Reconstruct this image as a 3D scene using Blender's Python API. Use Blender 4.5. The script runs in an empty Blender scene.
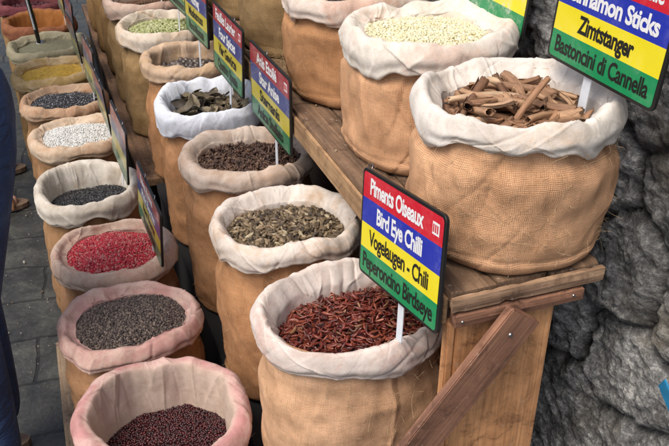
import bpy, bmesh, math, random
import numpy as np
from mathutils import Matrix, Vector, Euler
random.seed(7); rng = np.random.default_rng(11)
S = bpy.context.scene
COL = S.collection
R_ = math.radians

# ------------------------------------------------------------------ helpers
def tag(o, label=None, cat=None, group=None, kind=None):
    if label: o['label'] = label
    if cat: o['category'] = cat
    if group: o['group'] = group
    if kind: o['kind'] = kind
    return o

def empty(name, loc=(0, 0, 0), rz=0, label=None, cat=None, group=None):
    o = bpy.data.objects.new(name, None); COL.objects.link(o)
    o.location = loc; o.rotation_euler = (0, 0, rz); o.empty_display_size = .05
    return tag(o, label, cat, group)

def link(name, me, mat=None, parent=None):
    o = bpy.data.objects.new(name, me); COL.objects.link(o)
    if mat is not None and len(me.materials) == 0:
        for m in (mat if isinstance(mat, (list, tuple)) else [mat]): me.materials.append(m)
    if parent is not None: o.parent = parent
    return o

def np_mesh(name, V, F, smooth=True, uv=None, attrs=None, midx=None):
    """V (n,3), F (m,k) arrays -> mesh; uv per vertex (n,2); attrs dict of per-vertex floats"""
    V = np.asarray(V, np.float32); F = np.asarray(F, np.int32)
    me = bpy.data.meshes.new(name); k = F.shape[1]
    me.vertices.add(len(V)); me.vertices.foreach_set('co', V.ravel())
    me.loops.add(F.size); me.loops.foreach_set('vertex_index', F.ravel())
    me.polygons.add(len(F)); me.polygons.foreach_set('loop_start', np.arange(0, F.size, k, dtype=np.int32))
    me.polygons.foreach_set('use_smooth', np.full(len(F), smooth))
    if midx is not None: me.polygons.foreach_set('material_index', np.asarray(midx, np.int32))
    if uv is not None:
        l = me.uv_layers.new(name='UVMap'); l.data.foreach_set('uv', np.asarray(uv, np.float32)[F.ravel()].ravel())
    for n, a in (attrs or {}).items():
        at = me.attributes.new(n, 'FLOAT', 'POINT'); at.data.foreach_set('value', np.asarray(a, np.float32))
    me.update(calc_edges=True); me.validate()
    return me

def _h(i, j, k, s):
    n = (i * 374761393 + j * 668265263 + k * 2147483647 + s * 1274126177) & 0xffffffff
    n = ((n ^ (n >> 13)) * 1274126177) & 0xffffffff
    n = (n ^ (n >> 16)) & 0xffffffff
    return n.astype(np.float64) / 2147483648.0 - 1.0

def vn(P, s=0):
    P = np.asarray(P, float); i = np.floor(P).astype(np.int64); f = P - i; u = f * f * (3 - 2 * f)
    x, y, z = i[..., 0], i[..., 1], i[..., 2]; a, b, c = u[..., 0], u[..., 1], u[..., 2]
    L = lambda p, q, t: p + (q - p) * t
    return L(L(L(_h(x, y, z, s), _h(x+1, y, z, s), a), L(_h(x, y+1, z, s), _h(x+1, y+1, z, s), a), b),
             L(L(_h(x, y, z+1, s), _h(x+1, y, z+1, s), a), L(_h(x, y+1, z+1, s), _h(x+1, y+1, z+1, s), a), b), c)

def fbm(P, s=0, o=4, g=.5):
    P = np.asarray(P, float); r = 0; a = 1; t = 0
    for k in range(o):
        r = r + a * vn(P * 2 ** k + 17.3 * k, s + k); t += a; a *= g
    return r / t

def grid_faces(nu, nv, wrap=True):
    """rows nv (outer), columns nu (wrapping)"""
    i = np.arange(nv - 1)[:, None]; j = np.arange(nu if wrap else nu - 1)[None, :]; j2 = (j + 1) % nu
    return np.stack([i * nu + j, i * nu + j2, (i + 1) * nu + j2, (i + 1) * nu + j], -1).reshape(-1, 4)

# ------------------------------------------------------------------ materials
class NT:
    def __init__(s, name, rough=.8):
        s.m = bpy.data.materials.new(name); s.m.use_nodes = True; s.t = s.m.node_tree
        s.b = s.t.nodes['Principled BSDF']; s.b.inputs['Roughness'].default_value = rough
    def n(s, typ, **kw):
        nd = s.t.nodes.new(typ)
        for k, v in kw.items():
            if k in nd.inputs: nd.inputs[k].default_value = v
            else: setattr(nd, k, v)
        return nd
    def l(s, a, b): s.t.links.new(a, b)
    def noise(s, vec, scale, detail=4, rough=.55, dist=0):
        nd = s.n('ShaderNodeTexNoise'); nd.inputs['Scale'].default_value = scale
        nd.inputs['Detail'].default_value = detail; nd.inputs['Roughness'].default_value = rough
        nd.inputs['Distortion'].default_value = dist
        if vec is not None: s.l(vec, nd.inputs['Vector'])
        return nd.outputs['Fac']
    def ramp(s, fac, stops):
        nd = s.n('ShaderNodeValToRGB'); cr = nd.color_ramp
        while len(cr.elements) > 1: cr.elements.remove(cr.elements[-1])
        cr.elements[0].position = stops[0][0]; c = stops[0][1]; cr.elements[0].color = (*c, 1) if len(c) == 3 else c
        for p, c in stops[1:]:
            e = cr.elements.new(p); e.color = (*c, 1) if len(c) == 3 else c
        s.l(fac, nd.inputs['Fac']); return nd.outputs['Color']
    def math(s, op, a, b=None, c=None, clamp=False):
        nd = s.n('ShaderNodeMath', operation=op); nd.use_clamp = clamp
        for i, v in enumerate((a, b, c)):
            if v is None: continue
            if isinstance(v, (int, float)): nd.inputs[i].default_value = v
            else: s.l(v, nd.inputs[i])
        return nd.outputs[0]
    def mix(s, fac, a, b, blend='MIX'):
        nd = s.n('ShaderNodeMixRGB', blend_type=blend)
        for i, v in enumerate((fac, a, b)):
            if isinstance(v, (int, float)): nd.inputs[i].default_value = v
            elif isinstance(v, tuple): nd.inputs[i].default_value = (*v, 1)
            else: s.l(v, nd.inputs[i])
        return nd.outputs[0]
    def coord(s, which='Object', scale=None, rot=None):
        tc = s.n('ShaderNodeTexCoord'); o = tc.outputs[which]
        if scale or rot:
            mp = s.n('ShaderNodeMapping')
            if scale: mp.inputs['Scale'].default_value = scale
            if rot: mp.inputs['Rotation'].default_value = rot
            s.l(o, mp.inputs['Vector']); o = mp.outputs[0]
        return o
    def attr(s, name):
        a = s.n('ShaderNodeAttribute'); a.attribute_name = name; return a.outputs['Fac']
    def bump(s, h, strength=.5, dist=.002, prev=None):
        b = s.n('ShaderNodeBump'); b.inputs['Strength'].default_value = strength; b.inputs['Distance'].default_value = dist
        s.l(h, b.inputs['Height'])
        if prev is not None: s.l(prev, b.inputs['Normal'])
        return b.outputs[0]
    def done(s, color=None, normal=None, rough=None):
        if color is not None:
            if isinstance(color, tuple): s.b.inputs['Base Color'].default_value = (*color, 1)
            else: s.l(color, s.b.inputs['Base Color'])
        if normal is not None: s.l(normal, s.b.inputs['Normal'])
        if rough is not None: s.l(rough, s.b.inputs['Roughness'])
        return s.m

def burlap(name, base, pitch=.0028, seed=0.0):
    t = NT(name, .95)
    uv = t.coord('UV'); 
    wob = t.n('ShaderNodeTexNoise'); wob.inputs['Scale'].default_value = 22; wob.inputs['Detail'].default_value = 3; t.l(uv, wob.inputs['Vector'])
    mv = t.n('ShaderNodeVectorMath', operation='SUBTRACT'); t.l(wob.outputs['Color'], mv.inputs[0]); mv.inputs[1].default_value = (.5, .5, .5)
    ms = t.n('ShaderNodeVectorMath', operation='SCALE'); t.l(mv.outputs[0], ms.inputs[0]); ms.inputs['Scale'].default_value = .012
    ad = t.n('ShaderNodeVectorMath', operation='ADD'); t.l(uv, ad.inputs[0]); t.l(ms.outputs[0], ad.inputs[1])
    sx = t.n('ShaderNodeSeparateXYZ'); t.l(ad.outputs[0], sx.inputs[0])
    k = 2 * math.pi / pitch
    a = t.math('SINE', t.math('MULTIPLY', sx.outputs[0], k * .5)); b = t.math('SINE', t.math('MULTIPLY', sx.outputs[1], k * .5))
    w = t.math('ABSOLUTE', t.math('MULTIPLY', a, b))            # plump crossings, dark holes between threads
    th1 = t.noise(t.coord('UV', (700, 26, 1)), 1, 2); th2 = t.noise(t.coord('UV', (26, 700, 1)), 1, 2)
    th = t.math('ADD', t.math('MULTIPLY', th1, .5), t.math('MULTIPLY', th2, .5))
    ob = t.coord('Object')
    big = t.noise(ob, 7 + seed, 8, .68, .6); med = t.noise(ob, 34, 4, .65)
    d = tuple(c * .70 for c in base); l_ = tuple(min(1, c * 1.2 + .02) for c in base)
    c0 = t.ramp(w, [(0, d), (.3, tuple(c * .85 for c in base)), (.85, l_)])
    c1 = t.mix(.55, c0, t.ramp(th, [(.3, (.6, .58, .55)), (.65, (1.2, 1.18, 1.16))]), 'MULTIPLY')
    c2 = t.mix(.75, c1, t.ramp(big, [(.32, (.66, .60, .54)), (.5, (.97, .95, .93)), (.68, (1.2, 1.2, 1.22))]), 'MULTIPLY')
    c3 = t.mix(.5, c2, t.ramp(med, [(.35, (.78, .76, .73)), (.6, (1.1, 1.1, 1.1))]), 'MULTIPLY')
    # grime toward the hem
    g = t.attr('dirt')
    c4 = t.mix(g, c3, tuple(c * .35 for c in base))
    hh = t.math('ADD', t.math('MULTIPLY', w, 1.0), t.math('MULTIPLY', th, .9))
    nb = t.bump(hh, .6, .0011); nb = t.bump(med, .4, .006, nb)
    t.b.inputs['Specular IOR Level'].default_value = .15
    return t.done(c4, nb)

def liner(name, base, stain, inner=None, amount=.5, grime=.4):
    t = NT(name, .92); ob = t.coord('Object')
    n1 = t.noise(ob, 8, 10, .74, .5); n2 = t.noise(ob, 30, 8, .72, .4); n3 = t.noise(ob, 90, 3, .6)
    lo = .62 - amount * .3
    c = t.mix(t.ramp(n1, [(lo, (0, 0, 0)), (lo + .13, (.85, .85, .85))]), base, stain)
    if inner is not None: c = t.mix(t.attr('inside'), c, inner)
    c = t.mix(.6, c, t.ramp(n2, [(.33, (.68, .64, .58)), (.55, (1, 1, 1)), (.75, (1.08, 1.08, 1.1))]), 'MULTIPLY')
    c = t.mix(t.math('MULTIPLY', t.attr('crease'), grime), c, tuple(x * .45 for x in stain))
    sp = t.noise(ob, 240, 2, .5)
    c = t.mix(t.math('MULTIPLY', t.ramp(sp, [(.70, (0, 0, 0)), (.76, (1, 1, 1))]), .45), c, tuple(x * .35 for x in stain))
    c = t.mix(t.math('MULTIPLY', t.attr('hem'), .45), c, tuple(x * .6 for x in stain))  # shadow line along the cuff's lower edge, painted into the cloth colour
    rg = t.n('ShaderNodeTexNoise'); rg.noise_type = 'RIDGED_MULTIFRACTAL'; rg.inputs['Scale'].default_value = 11; rg.inputs['Detail'].default_value = 2; rg.inputs['Distortion'].default_value = .5; t.l(ob, rg.inputs['Vector'])
    nb = t.bump(rg.outputs['Fac'], .55, .007); nb = t.bump(n3, .3, .003, nb)
    wv = t.noise(ob, 700, 2, .7); nb = t.bump(wv, .45, .0009, nb)
    c = t.mix(.35, c, t.ramp(wv, [(.35, (.8, .78, .76)), (.6, (1.04, 1.04, 1.04))]), 'MULTIPLY')
    t.b.inputs['Specular IOR Level'].default_value = .15
    return t.done(c, nb)

def spice(name, cols, rough=.6, bumps=300, dark=.5, coat=0):
    """colour by each grain's own random number"""
    t = NT(name, rough)
    r = t.attr('rnd'); n = len(cols)
    c = t.ramp(r, [(i / max(1, n - 1), c) for i, c in enumerate(cols)])
    nn = t.noise(t.coord('Object'), bumps, 3, .6)
    c = t.mix(dark, c, t.ramp(nn, [(.3, (.45, .45, .45)), (.65, (1.15, 1.15, 1.15))]), 'MULTIPLY')
    t.b.inputs['Coat Weight'].default_value = coat
    return t.done(c, t.bump(nn, .4, .001))

def objrnd(name, cols, rough=.6, bscale=120, bstr=.5, stretch=None, coat=0, dark=.6):
    """colour varies from object to object"""
    t = NT(name, rough); oi = t.n('ShaderNodeObjectInfo'); n = len(cols)
    c = t.ramp(oi.outputs['Random'], [(i / max(1, n - 1), c) for i, c in enumerate(cols)])
    nn = t.noise(t.coord('Object', stretch), bscale, 4, .6)
    c = t.mix(dark, c, t.ramp(nn, [(.3, (.4, .38, .36)), (.62, (1.15, 1.15, 1.15))]), 'MULTIPLY')
    t.b.inputs['Coat Weight'].default_value = coat
    return t.done(c, t.bump(nn, bstr, .0012))

def plain(name, c, rough=.6, metal=0, nscale=40, amt=.35, bump=.15, coat=0):
    t = NT(name, rough); t.b.inputs['Metallic'].default_value = metal
    nn = t.noise(t.coord('Object'), nscale, 5, .6)
    col = t.mix(amt, c, t.ramp(nn, [(.3, (.5, .5, .5)), (.65, (1.2, 1.2, 1.2))]), 'MULTIPLY')
    t.b.inputs['Coat Weight'].default_value = coat
    return t.done(col, t.bump(nn, bump, .002))

def wood(name, light, dark, axis=1, scale=1.0, rough=.75, wear=.3):
    t = NT(name, rough); sc = [(38 if axis != 2 else 16) * scale] * 3; sc[axis] = 2.2 * scale
    v = t.coord('Object', tuple(sc)); g = t.noise(v, 1, 6, .62, 1.2)
    sc2 = [260 * scale] * 3; sc2[axis] = 7 * scale
    f = t.noise(t.coord('Object', tuple(sc2)), 1, 3, .6)
    c = t.ramp(g, [(.28, dark), (.45, tuple((a + b) / 2 for a, b in zip(light, dark))), (.66, light)])
    c = t.mix(.55, c, t.ramp(f, [(.3, (.45, .42, .4)), (.6, (1.1, 1.1, 1.1))]), 'MULTIPLY')
    big = t.noise(t.coord('Object'), 6, 5, .65)
    c = t.mix(.6, c, t.ramp(big, [(.3, (.5, .47, .45)), (.6, (1.1, 1.1, 1.1))]), 'MULTIPLY')
    sp = t.noise(t.coord('Object'), 95, 4, .7)
    st = t.noise(t.coord('Object'), 17, 9, .75, .8); c = t.mix(.75, c, t.ramp(st, [(.36, (.32, .28, .26)), (.47, (.9, .88, .86)), (.6, (1.08, 1.08, 1.08)), (.72, (1.3, 1.28, 1.25))]), 'MULTIPLY')
    c = t.mix(t.math('MULTIPLY', t.ramp(sp, [(.62, (0, 0, 0)), (.70, (1, 1, 1))]), wear), c, (.55, .47, .38))
    nb = t.bump(f, .5, .0015); nb = t.bump(g, .35, .003, nb)
    return t.done(c, nb)

M = {}
M['b_near'] = burlap('burlap_light_tan', (.74, .455, .272))
M['b_r1'] = burlap('burlap_tan', (.72, .42, .238))
M['b_mid'] = burlap('burlap_orange_brown', (.53, .28, .135), seed=1)
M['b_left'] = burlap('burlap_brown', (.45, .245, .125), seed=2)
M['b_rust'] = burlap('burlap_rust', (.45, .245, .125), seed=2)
M['b_leftfar'] = burlap('burlap_shaded_brown', (.36, .205, .10), seed=2)  # left-row burlap with the dimmer light farther back put into its colour
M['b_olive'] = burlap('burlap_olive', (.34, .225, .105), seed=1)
M['b_far'] = burlap('burlap_deep_shaded_brown', (.28, .17, .07), seed=2)  # rear sacks: dim light painted in as a darker base

M['w_panel'] = wood('orange_plywood', (.74, .38, .17), (.58, .27, .11), axis=2, scale=.8, wear=.5)
M['w_shelf'] = wood('weathered_plank', (.29, .18, .105), (.09, .055, .035), axis=1, wear=.6)
M['w_edge'] = wood('pale_plank', (.52, .33, .17), (.26, .14, .07), axis=1, wear=.3)
M['w_end'] = wood('rough_plank_end', (.50, .33, .20), (.14, .075, .05), axis=0, wear=.7)
M['w_brace'] = wood('dark_brown_board', (.32, .16, .095), (.17, .08, .05), axis=0, scale=1.1)
M['w_dark'] = wood('dark_stained_wood', (.06, .04, .03), (.02, .015, .012), axis=1)
M['w_bench'] = wood('brown_bench_plank', (.24, .14, .075), (.09, .05, .03), axis=1, wear=.4)
M['w_pallet'] = wood('pallet_wood', (.34, .25, .16), (.16, .11, .07), axis=1)
M['black'] = plain('black_plastic', (.012, .012, .012), .4, nscale=60)
M['steel'] = plain('dull_steel', (.35, .35, .36), .35, 1.0, nscale=80)
M['stake'] = plain('white_plastic', (.72, .76, .80), .4, nscale=60, amt=.15)

# ------------------------------------------------------------------ the sacks
def catmull(pts, n):
    P = np.array(pts, float); m = len(P) - 1; out = []
    ts = np.linspace(0, m, n)
    for t in ts:
        i = min(int(t), m - 1); f = t - i
        p0, p1, p2, p3 = P[max(i-1, 0)], P[i], P[i+1], P[min(i+2, m)]
        out.append(.5 * ((2*p1) + (-p0+p2)*f + (2*p0-5*p1+4*p2-p3)*f*f + (-p0+3*p1-3*p2+p3)*f**3))
    return np.array(out)

class Sack:
    def __init__(s, cx, cy, zb, zt, rx, ry, seed, fill=.05, cuff=.062, roll=1.0, tilt=0.0, lumps=.03, n=2.35, dome=.02, back=0.0, bulge=.004, sq=.92):
        s.c = (cx, cy); s.zb = zb; s.zt = zt; s.rx, s.ry = rx, ry; s.seed = seed; s.fill = fill
        s.cuff = cuff; s.roll = roll; s.tilt = tilt; s.lumps = lumps; s.n = n; s.dome = dome; s.back = back; s.bulge = bulge; s.sq = sq
    def out(s, th):
        r = 1 / (np.abs(np.cos(th) / s.rx) ** s.n + np.abs(np.sin(th) / s.ry) ** s.n) ** (1 / s.n)
        q = np.stack([np.cos(th) * 1.3, np.sin(th) * 1.3, np.full_like(th, s.seed * 3.7)], -1)
        q2 = q * 2.6 + 5
        return r * (1 + s.lumps * 1.5 * vn(q, s.seed) + s.lumps * .7 * vn(q2, s.seed + 5))
    def rim(s, th):
        q = np.stack([np.cos(th) * 1.5, np.sin(th) * 1.5, np.full_like(th, s.seed * 1.9)], -1)
        # rear (+y) side of the mouth may stand higher
        return .010 * vn(q, s.seed + 9) + .006 * vn(q * 2.7, s.seed + 10) + s.back * np.clip(np.sin(th - .3), -.3, 1) + s.tilt * np.cos(th)

def creases(TH, SS, seed, n, amp, wid, slope=.45):
    """sharp little folds wandering across a cloth band (theta x 0..1)"""
    g = np.random.default_rng(seed); D = np.zeros_like(TH)
    for k in range(n):
        t0 = g.uniform(0, 2 * math.pi); s0 = g.uniform(0, 1); ln = g.uniform(.08, .34); sl = g.normal(0, slope)
        w = wid * g.uniform(.5, 1.6); a = amp * g.uniform(.3, 1) * (1 if g.random() < .6 else -1)
        d = (TH - t0 - sl * (SS - s0) - .03 * np.sin(9 * SS + k) + math.pi) % (2 * math.pi) - math.pi
        ww = np.where(d > 0, w, w * (.22 if k % 3 else .8)); D += a * np.exp(-np.abs(d / ww) ** 1.1) * np.exp(-((SS - s0) / ln) ** 2)
    return D

def build_sack(s, label, bmat, lmat, group='burlap spice sacks with folded cloth rims', detail=1.0):
    cx, cy = s.c; H = s.zt - s.zb
    root = empty('spice_sack', (cx, cy, s.zb), 0, label, 'sack', group)
    # body
    nu = int(240 * detail); nv = int(56 * detail)
    th = np.linspace(0, 2 * math.pi, nu, endpoint=False); v = np.linspace(0, 1, nv) ** 1.0
    TH, VV = np.meshgrid(th, v)
    z = VV * (H - .012)
    e = np.clip(z / .04, 0, 1); rprof = s.sq + (1 - s.sq) * np.sqrt(np.clip(1 - (1 - e) ** 2, 0, 1))
    rprof = rprof * (1 + .02 * np.sin(VV * math.pi)) 
    Rr = (s.out(TH) + s.bulge * np.sqrt(np.clip(VV / .3, 0, 1)) * np.clip((.86 - VV) / .22, 0, 1) ) * rprof - .007
    q = np.stack([np.cos(TH) * .9, np.sin(TH) * .9, z * 5], -1)
    Rr += .016 * fbm(q * 1.8, s.seed + 20, 3)
    Rr += creases(TH, VV, s.seed + 77, 24, .0058, .055, .7) + creases(TH, VV, s.seed + 78, 22, .0038, .03, .9)
    Rr -= .009 * np.clip((VV - .70) / .08, 0, 1)
    # sagging horizontal folds near the foot and pinches under the cuff
    Rr += .0035 * np.sin(z * 95 + 3 * vn(q * 2, s.seed + 3)) * np.exp(-z / .05)
    Rr += .004 * vn(np.stack([np.cos(TH) * 7, np.sin(TH) * 7, VV * 1.5], -1), s.seed + 31) * np.clip((VV - .55) / .45, 0, 1)
    hemz = .024 + .004 * vn(q * 1.5, s.seed + 8); Rr += .0035 * np.clip((hemz - z) / .0025, 0, 1) - .0022 * np.exp(-((z - hemz - .003) / .0025) ** 2)
    z = z + s.rim(TH) * VV
    X = Rr * np.cos(TH); Y = Rr * np.sin(TH)
    V = np.stack([X, Y, z], -1).reshape(-1, 3)
    uv = np.stack([TH * s.rx, z * 1.0], -1).reshape(-1, 2)
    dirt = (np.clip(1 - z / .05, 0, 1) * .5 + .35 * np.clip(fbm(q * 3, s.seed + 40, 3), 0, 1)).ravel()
    F = grid_faces(nu, nv)
    # seam of uv handled by a doubled column
    V2 = np.concatenate([V.reshape(nv, nu, 3), V.reshape(nv, nu, 3)[:, :1]], 1).reshape(-1, 3)
    TH2 = np.concatenate([TH, TH[:, :1] + 2 * math.pi], 1); z2 = np.concatenate([z, z[:, :1]], 1)
    uv = np.stack([TH2 * s.rx, z2], -1).reshape(-1, 2)
    dirt = np.concatenate([dirt.reshape(nv, nu), dirt.reshape(nv, nu)[:, :1]], 1).ravel()
    F = grid_faces(nu + 1, nv, False)
    me = np_mesh('sack_body', V2, F, uv=uv, attrs={'dirt': dirt})
    link('body', me, bmat, root)
    # cuff of the cotton liner, rolled out over the top
    k = s.roll; f = s.fill; c = s.cuff
    prof = catmull([(-.030 - .016 * k, -f - .04), (-.028 - .014 * k, -f * .85), (-.026 - .012 * k, -f * .45 - .006), (-.032 * k, -.011), (-.021 * k, -.001),
                    (-.008 * k, .000), (.004 * k, -.012), (.008, -.028), (.006, -c * .8), (.003, -c), (-.003, -c - .0035), (-.007, -c + .004), (-.010, -c + .012)], int(60 * detail) + 8)
    nu = int(420 * detail); th = np.linspace(0, 2 * math.pi, nu, endpoint=False); ns = len(prof); sp = np.linspace(0, 1, ns)
    TH, SS = np.meshgrid(th, sp); dr = prof[:, 0][:, None] + 0 * TH; dz = prof[:, 1][:, None] + 0 * TH
    tang = np.gradient(prof, axis=0); nr = tang[:, 1]; nz = -tang[:, 0]; L = np.sqrt(nr ** 2 + nz ** 2) + 1e-9
    nr = -(nr / L)[:, None]; nz = -(nz / L)[:, None]
    # the hem waves and the thickness changes round the mouth
    q1 = np.stack([np.cos(TH) * 2, np.sin(TH) * 2, 0 * TH + s.seed], -1)
    outp = np.clip((SS - .45) / .4, 0, 1); inp = np.clip((.45 - SS) / .3, 0, 1)
    dz = dz * (1 + outp * .30 * vn(q1, s.seed + 50) + outp * .12 * vn(q1 * 3.1, s.seed + 51))
    dr = dr * (1 + inp * .28 * vn(q1 * 1.2, s.seed + 52)) + .004 * outp * vn(q1 * 2.2, s.seed + 53)
    q3 = np.stack([np.cos(TH) * 3.2, np.sin(TH) * 3.2, SS * 2.2], -1)
    D = .0085 * fbm(q3 * .8, s.seed + 60, 3) + creases(TH, SS, s.seed + 61, 30, .0046, .034, 1.1) + creases(TH, SS, s.seed + 62, 60, .0020, .016, 1.0)
    D += creases(TH, SS, s.seed + 63, 26, .0065, .045, .7) * inp
    # a few long soft lengthwise pleats
    D += .0020 * np.sin(SS * 38 + 4 * vn(q1, s.seed + 64)) * outp
    edge = np.clip(SS * 8, 0, 1) * np.clip((1 - SS) * 9, 0, 1)
    D = D * edge
    Rr = s.out(TH) + dr + nr * D; z = H + s.rim(TH) + dz + nz * D
    V = np.stack([Rr * np.cos(TH), Rr * np.sin(TH), z], -1).reshape(-1, 3)
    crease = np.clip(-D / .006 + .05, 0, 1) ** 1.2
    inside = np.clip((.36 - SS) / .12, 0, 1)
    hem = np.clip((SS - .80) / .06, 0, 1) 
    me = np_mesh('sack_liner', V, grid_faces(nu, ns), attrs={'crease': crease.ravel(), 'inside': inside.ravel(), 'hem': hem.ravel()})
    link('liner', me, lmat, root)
    return root

def heap_z(s, x, y):
    """height of the spice surface at local x, y (world z)"""
    th = np.arctan2(y, x); r = np.hypot(x, y) / (s.out(th) - .035)
    q = np.stack([x * 14, y * 14, 0 * x + s.seed], -1)
    return s.zt - s.fill + s.dome * (1 - np.clip(r, 0, 1.2) ** 2) + .006 * vn(q, s.seed + 90) + s.tilt * x / s.rx * .5 + s.back * .25 * y / s.ry

def scatter(s, d, layers=2, edge=.034, gen=rng, jitter=.45, zj=.5):
    """jittered hexagonal points over the mouth -> (n,3) world"""
    out = []
    for L in range(layers):
        xs = np.arange(-s.rx, s.rx, d); ys = np.arange(-s.ry, s.ry, d * .87)
        X, Y = np.meshgrid(xs, ys); X = X + (np.arange(len(ys)) % 2)[:, None] * d / 2
        X = X + gen.uniform(-jitter, jitter, X.shape) * d; Y = Y + gen.uniform(-jitter, jitter, Y.shape) * d
        X, Y = X.ravel(), Y.ravel(); th = np.arctan2(Y, X)
        ok = np.hypot(X, Y) < s.out(th) - edge; X, Y = X[ok], Y[ok]
        Z = heap_z(s, X, Y) - L * d * .55 + gen.uniform(-zj, zj, X.shape) * d * .5
        out.append(np.stack([X + s.c[0], Y + s.c[1], Z], -1))
    return np.concatenate(out)

def rot_mats(n, gen=rng, flat=None):
    """random rotations; flat = spread of tilt when pieces lie down (long axis x stays near horizontal)"""
    if flat is None:
        q = gen.normal(size=(n, 4)); q /= np.linalg.norm(q, axis=1)[:, None]; w, x, y, z = q.T
        return np.stack([np.stack([1-2*(y*y+z*z), 2*(x*y-z*w), 2*(x*z+y*w)], -1), np.stack([2*(x*y+z*w), 1-2*(x*x+z*z), 2*(y*z-x*w)], -1),
                         np.stack([2*(x*z-y*w), 2*(y*z+x*w), 1-2*(x*x+y*y)], -1)], 1)
    a = gen.uniform(0, 2*math.pi, n); b = gen.normal(0, flat, n); c = gen.uniform(0, 2*math.pi, n)
    ca, sa, cb, sb, cc, sc = np.cos(a), np.sin(a), np.cos(b), np.sin(b), np.cos(c), np.sin(c); o = np.zeros(n); i = np.ones(n)
    Z = np.stack([np.stack([ca, -sa, o], -1), np.stack([sa, ca, o], -1), np.stack([o, o, i], -1)], 1)
    Y = np.stack([np.stack([cb, o, sb], -1), np.stack([o, i, o], -1), np.stack([-sb, o, cb], -1)], 1)
    X = np.stack([np.stack([i, o, o], -1), np.stack([o, cc, -sc], -1), np.stack([o, sc, cc], -1)], 1)
    return Z @ Y @ X

def ico(sub):
    bm = bmesh.new(); bmesh.ops.create_icosphere(bm, subdivisions=sub, radius=1)
    V = np.array([v.co[:] for v in bm.verts]); F = np.array([[v.index for v in f.verts] for f in bm.faces]); bm.free(); return V, F
ICO1, ICO2, ICO3 = ico(1), ico(2), ico(3)

def shape_seed(base, sx, sy, sz, rough=.0, taper=0, bend=0, seed=1):
    V, F = base; V = V.copy()
    V *= (1 + rough * vn(V * 2.3 + seed * 7, seed))[:, None]
    V[:, 1] *= 1 - taper * V[:, 0]; V[:, 2] *= 1 - taper * V[:, 0]
    V *= np.array([sx, sy, sz]); V[:, 2] += bend * (V[:, 0] / sx) ** 2 * sx
    return V, F

def star_mesh():
    """star anise: eight boat-shaped petals"""
    Vs, Fs, o = [], [], 0
    for k in range(8):
        V, F = shape_seed(ICO1, .0065, .0024, .0030, .1, .25, .12, k); V = V + [.0075, 0, 0]
        a = k * math.pi / 4; R = np.array([[math.cos(a), -math.sin(a), 0], [math.sin(a), math.cos(a), 0], [0, 0, 1]])
        Vs.append(V @ R.T); Fs.append(F + o); o += len(V)
    return np.concatenate(Vs), np.concatenate(Fs)

def pile(name, label, cat, s, temps, d, mat, basemat, size=.15, layers=2, flat=None, gen=rng, edge=.034, zj=.5, probs=None, base_drop=.5):
    """one heap of uncountable grains, as real grains lying on a mound"""
    P = scatter(s, d, layers, edge, gen, zj=zj); n = len(P); Rm = rot_mats(n, gen, flat)
    which = gen.choice(len(temps), n, p=probs); sc = np.clip(gen.normal(1, size, n), .55, 1.6); rnd = gen.random(n)
    Vs, Fs, As, o = [], [], [], 0
    for k, (V0, F0) in enumerate(temps):
        if F0.shape[1] == 4: F0 = np.concatenate([F0[:, [0, 1, 2]], F0[:, [0, 2, 3]]])
        ix = np.where(which == k)[0]
        if not len(ix): continue
        V = np.einsum('nij,vj->nvi', Rm[ix] * sc[ix][:, None, None], V0) + P[ix][:, None, :]
        F = F0[None] + (np.arange(len(ix)) * len(V0))[:, None, None] + o
        Vs.append(V.reshape(-1, 3)); Fs.append(F.reshape(-1, F0.shape[1])); As.append(np.repeat(rnd[ix], len(V0))); o += len(ix) * len(V0)
    # the mound under the loose grains
    bv, bf = mound(s, -d * base_drop, 48, 20); bf = np.concatenate([bf[:, [0, 1, 2]], bf[:, [0, 2, 3]]])
    Vs.append(bv); Fs.append(bf + o); As.append(np.full(len(bv), .3))
    F = np.concatenate(Fs); mi = np.zeros(len(F), int); mi[-len(bf):] = 1
    V = np.concatenate(Vs); org = np.array([s.c[0], s.c[1], s.zt - s.fill])
    me = np_mesh(name, V - org, F, attrs={'rnd': np.concatenate(As)}, midx=mi)
    ob = link(name, me, [mat, basemat]); ob.location = org
    return tag(ob, label, cat, kind='stuff')

def mound(s, dz=0, nu=96, nv=40, extra=0, ext_s=40, grow=.03):
    th = np.linspace(0, 2*math.pi, nu, endpoint=False); rr = np.linspace(.001, 1, nv); TH, RR = np.meshgrid(th, rr)
    r = RR * (s.out(TH) - grow); x, y = r * np.cos(TH), r * np.sin(TH)
    z = heap_z(s, x, y) + dz
    if extra: z = z + extra * fbm(np.stack([x * ext_s, y * ext_s, 0 * x], -1), s.seed + 5, 4)
    return np.stack([x + s.c[0], y + s.c[1], z], -1).reshape(-1, 3), grid_faces(nu, nv)

def powder(name, label, cat, s, mat, extra=.004, ext_s=45):
    V, F = mound(s, 0, 220, 110, extra, ext_s); org = np.array([s.c[0], s.c[1], s.zt - s.fill])
    ob = link(name, np_mesh(name, V - org, F), mat); ob.location = org
    return tag(ob, label, cat, kind='stuff')

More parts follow.
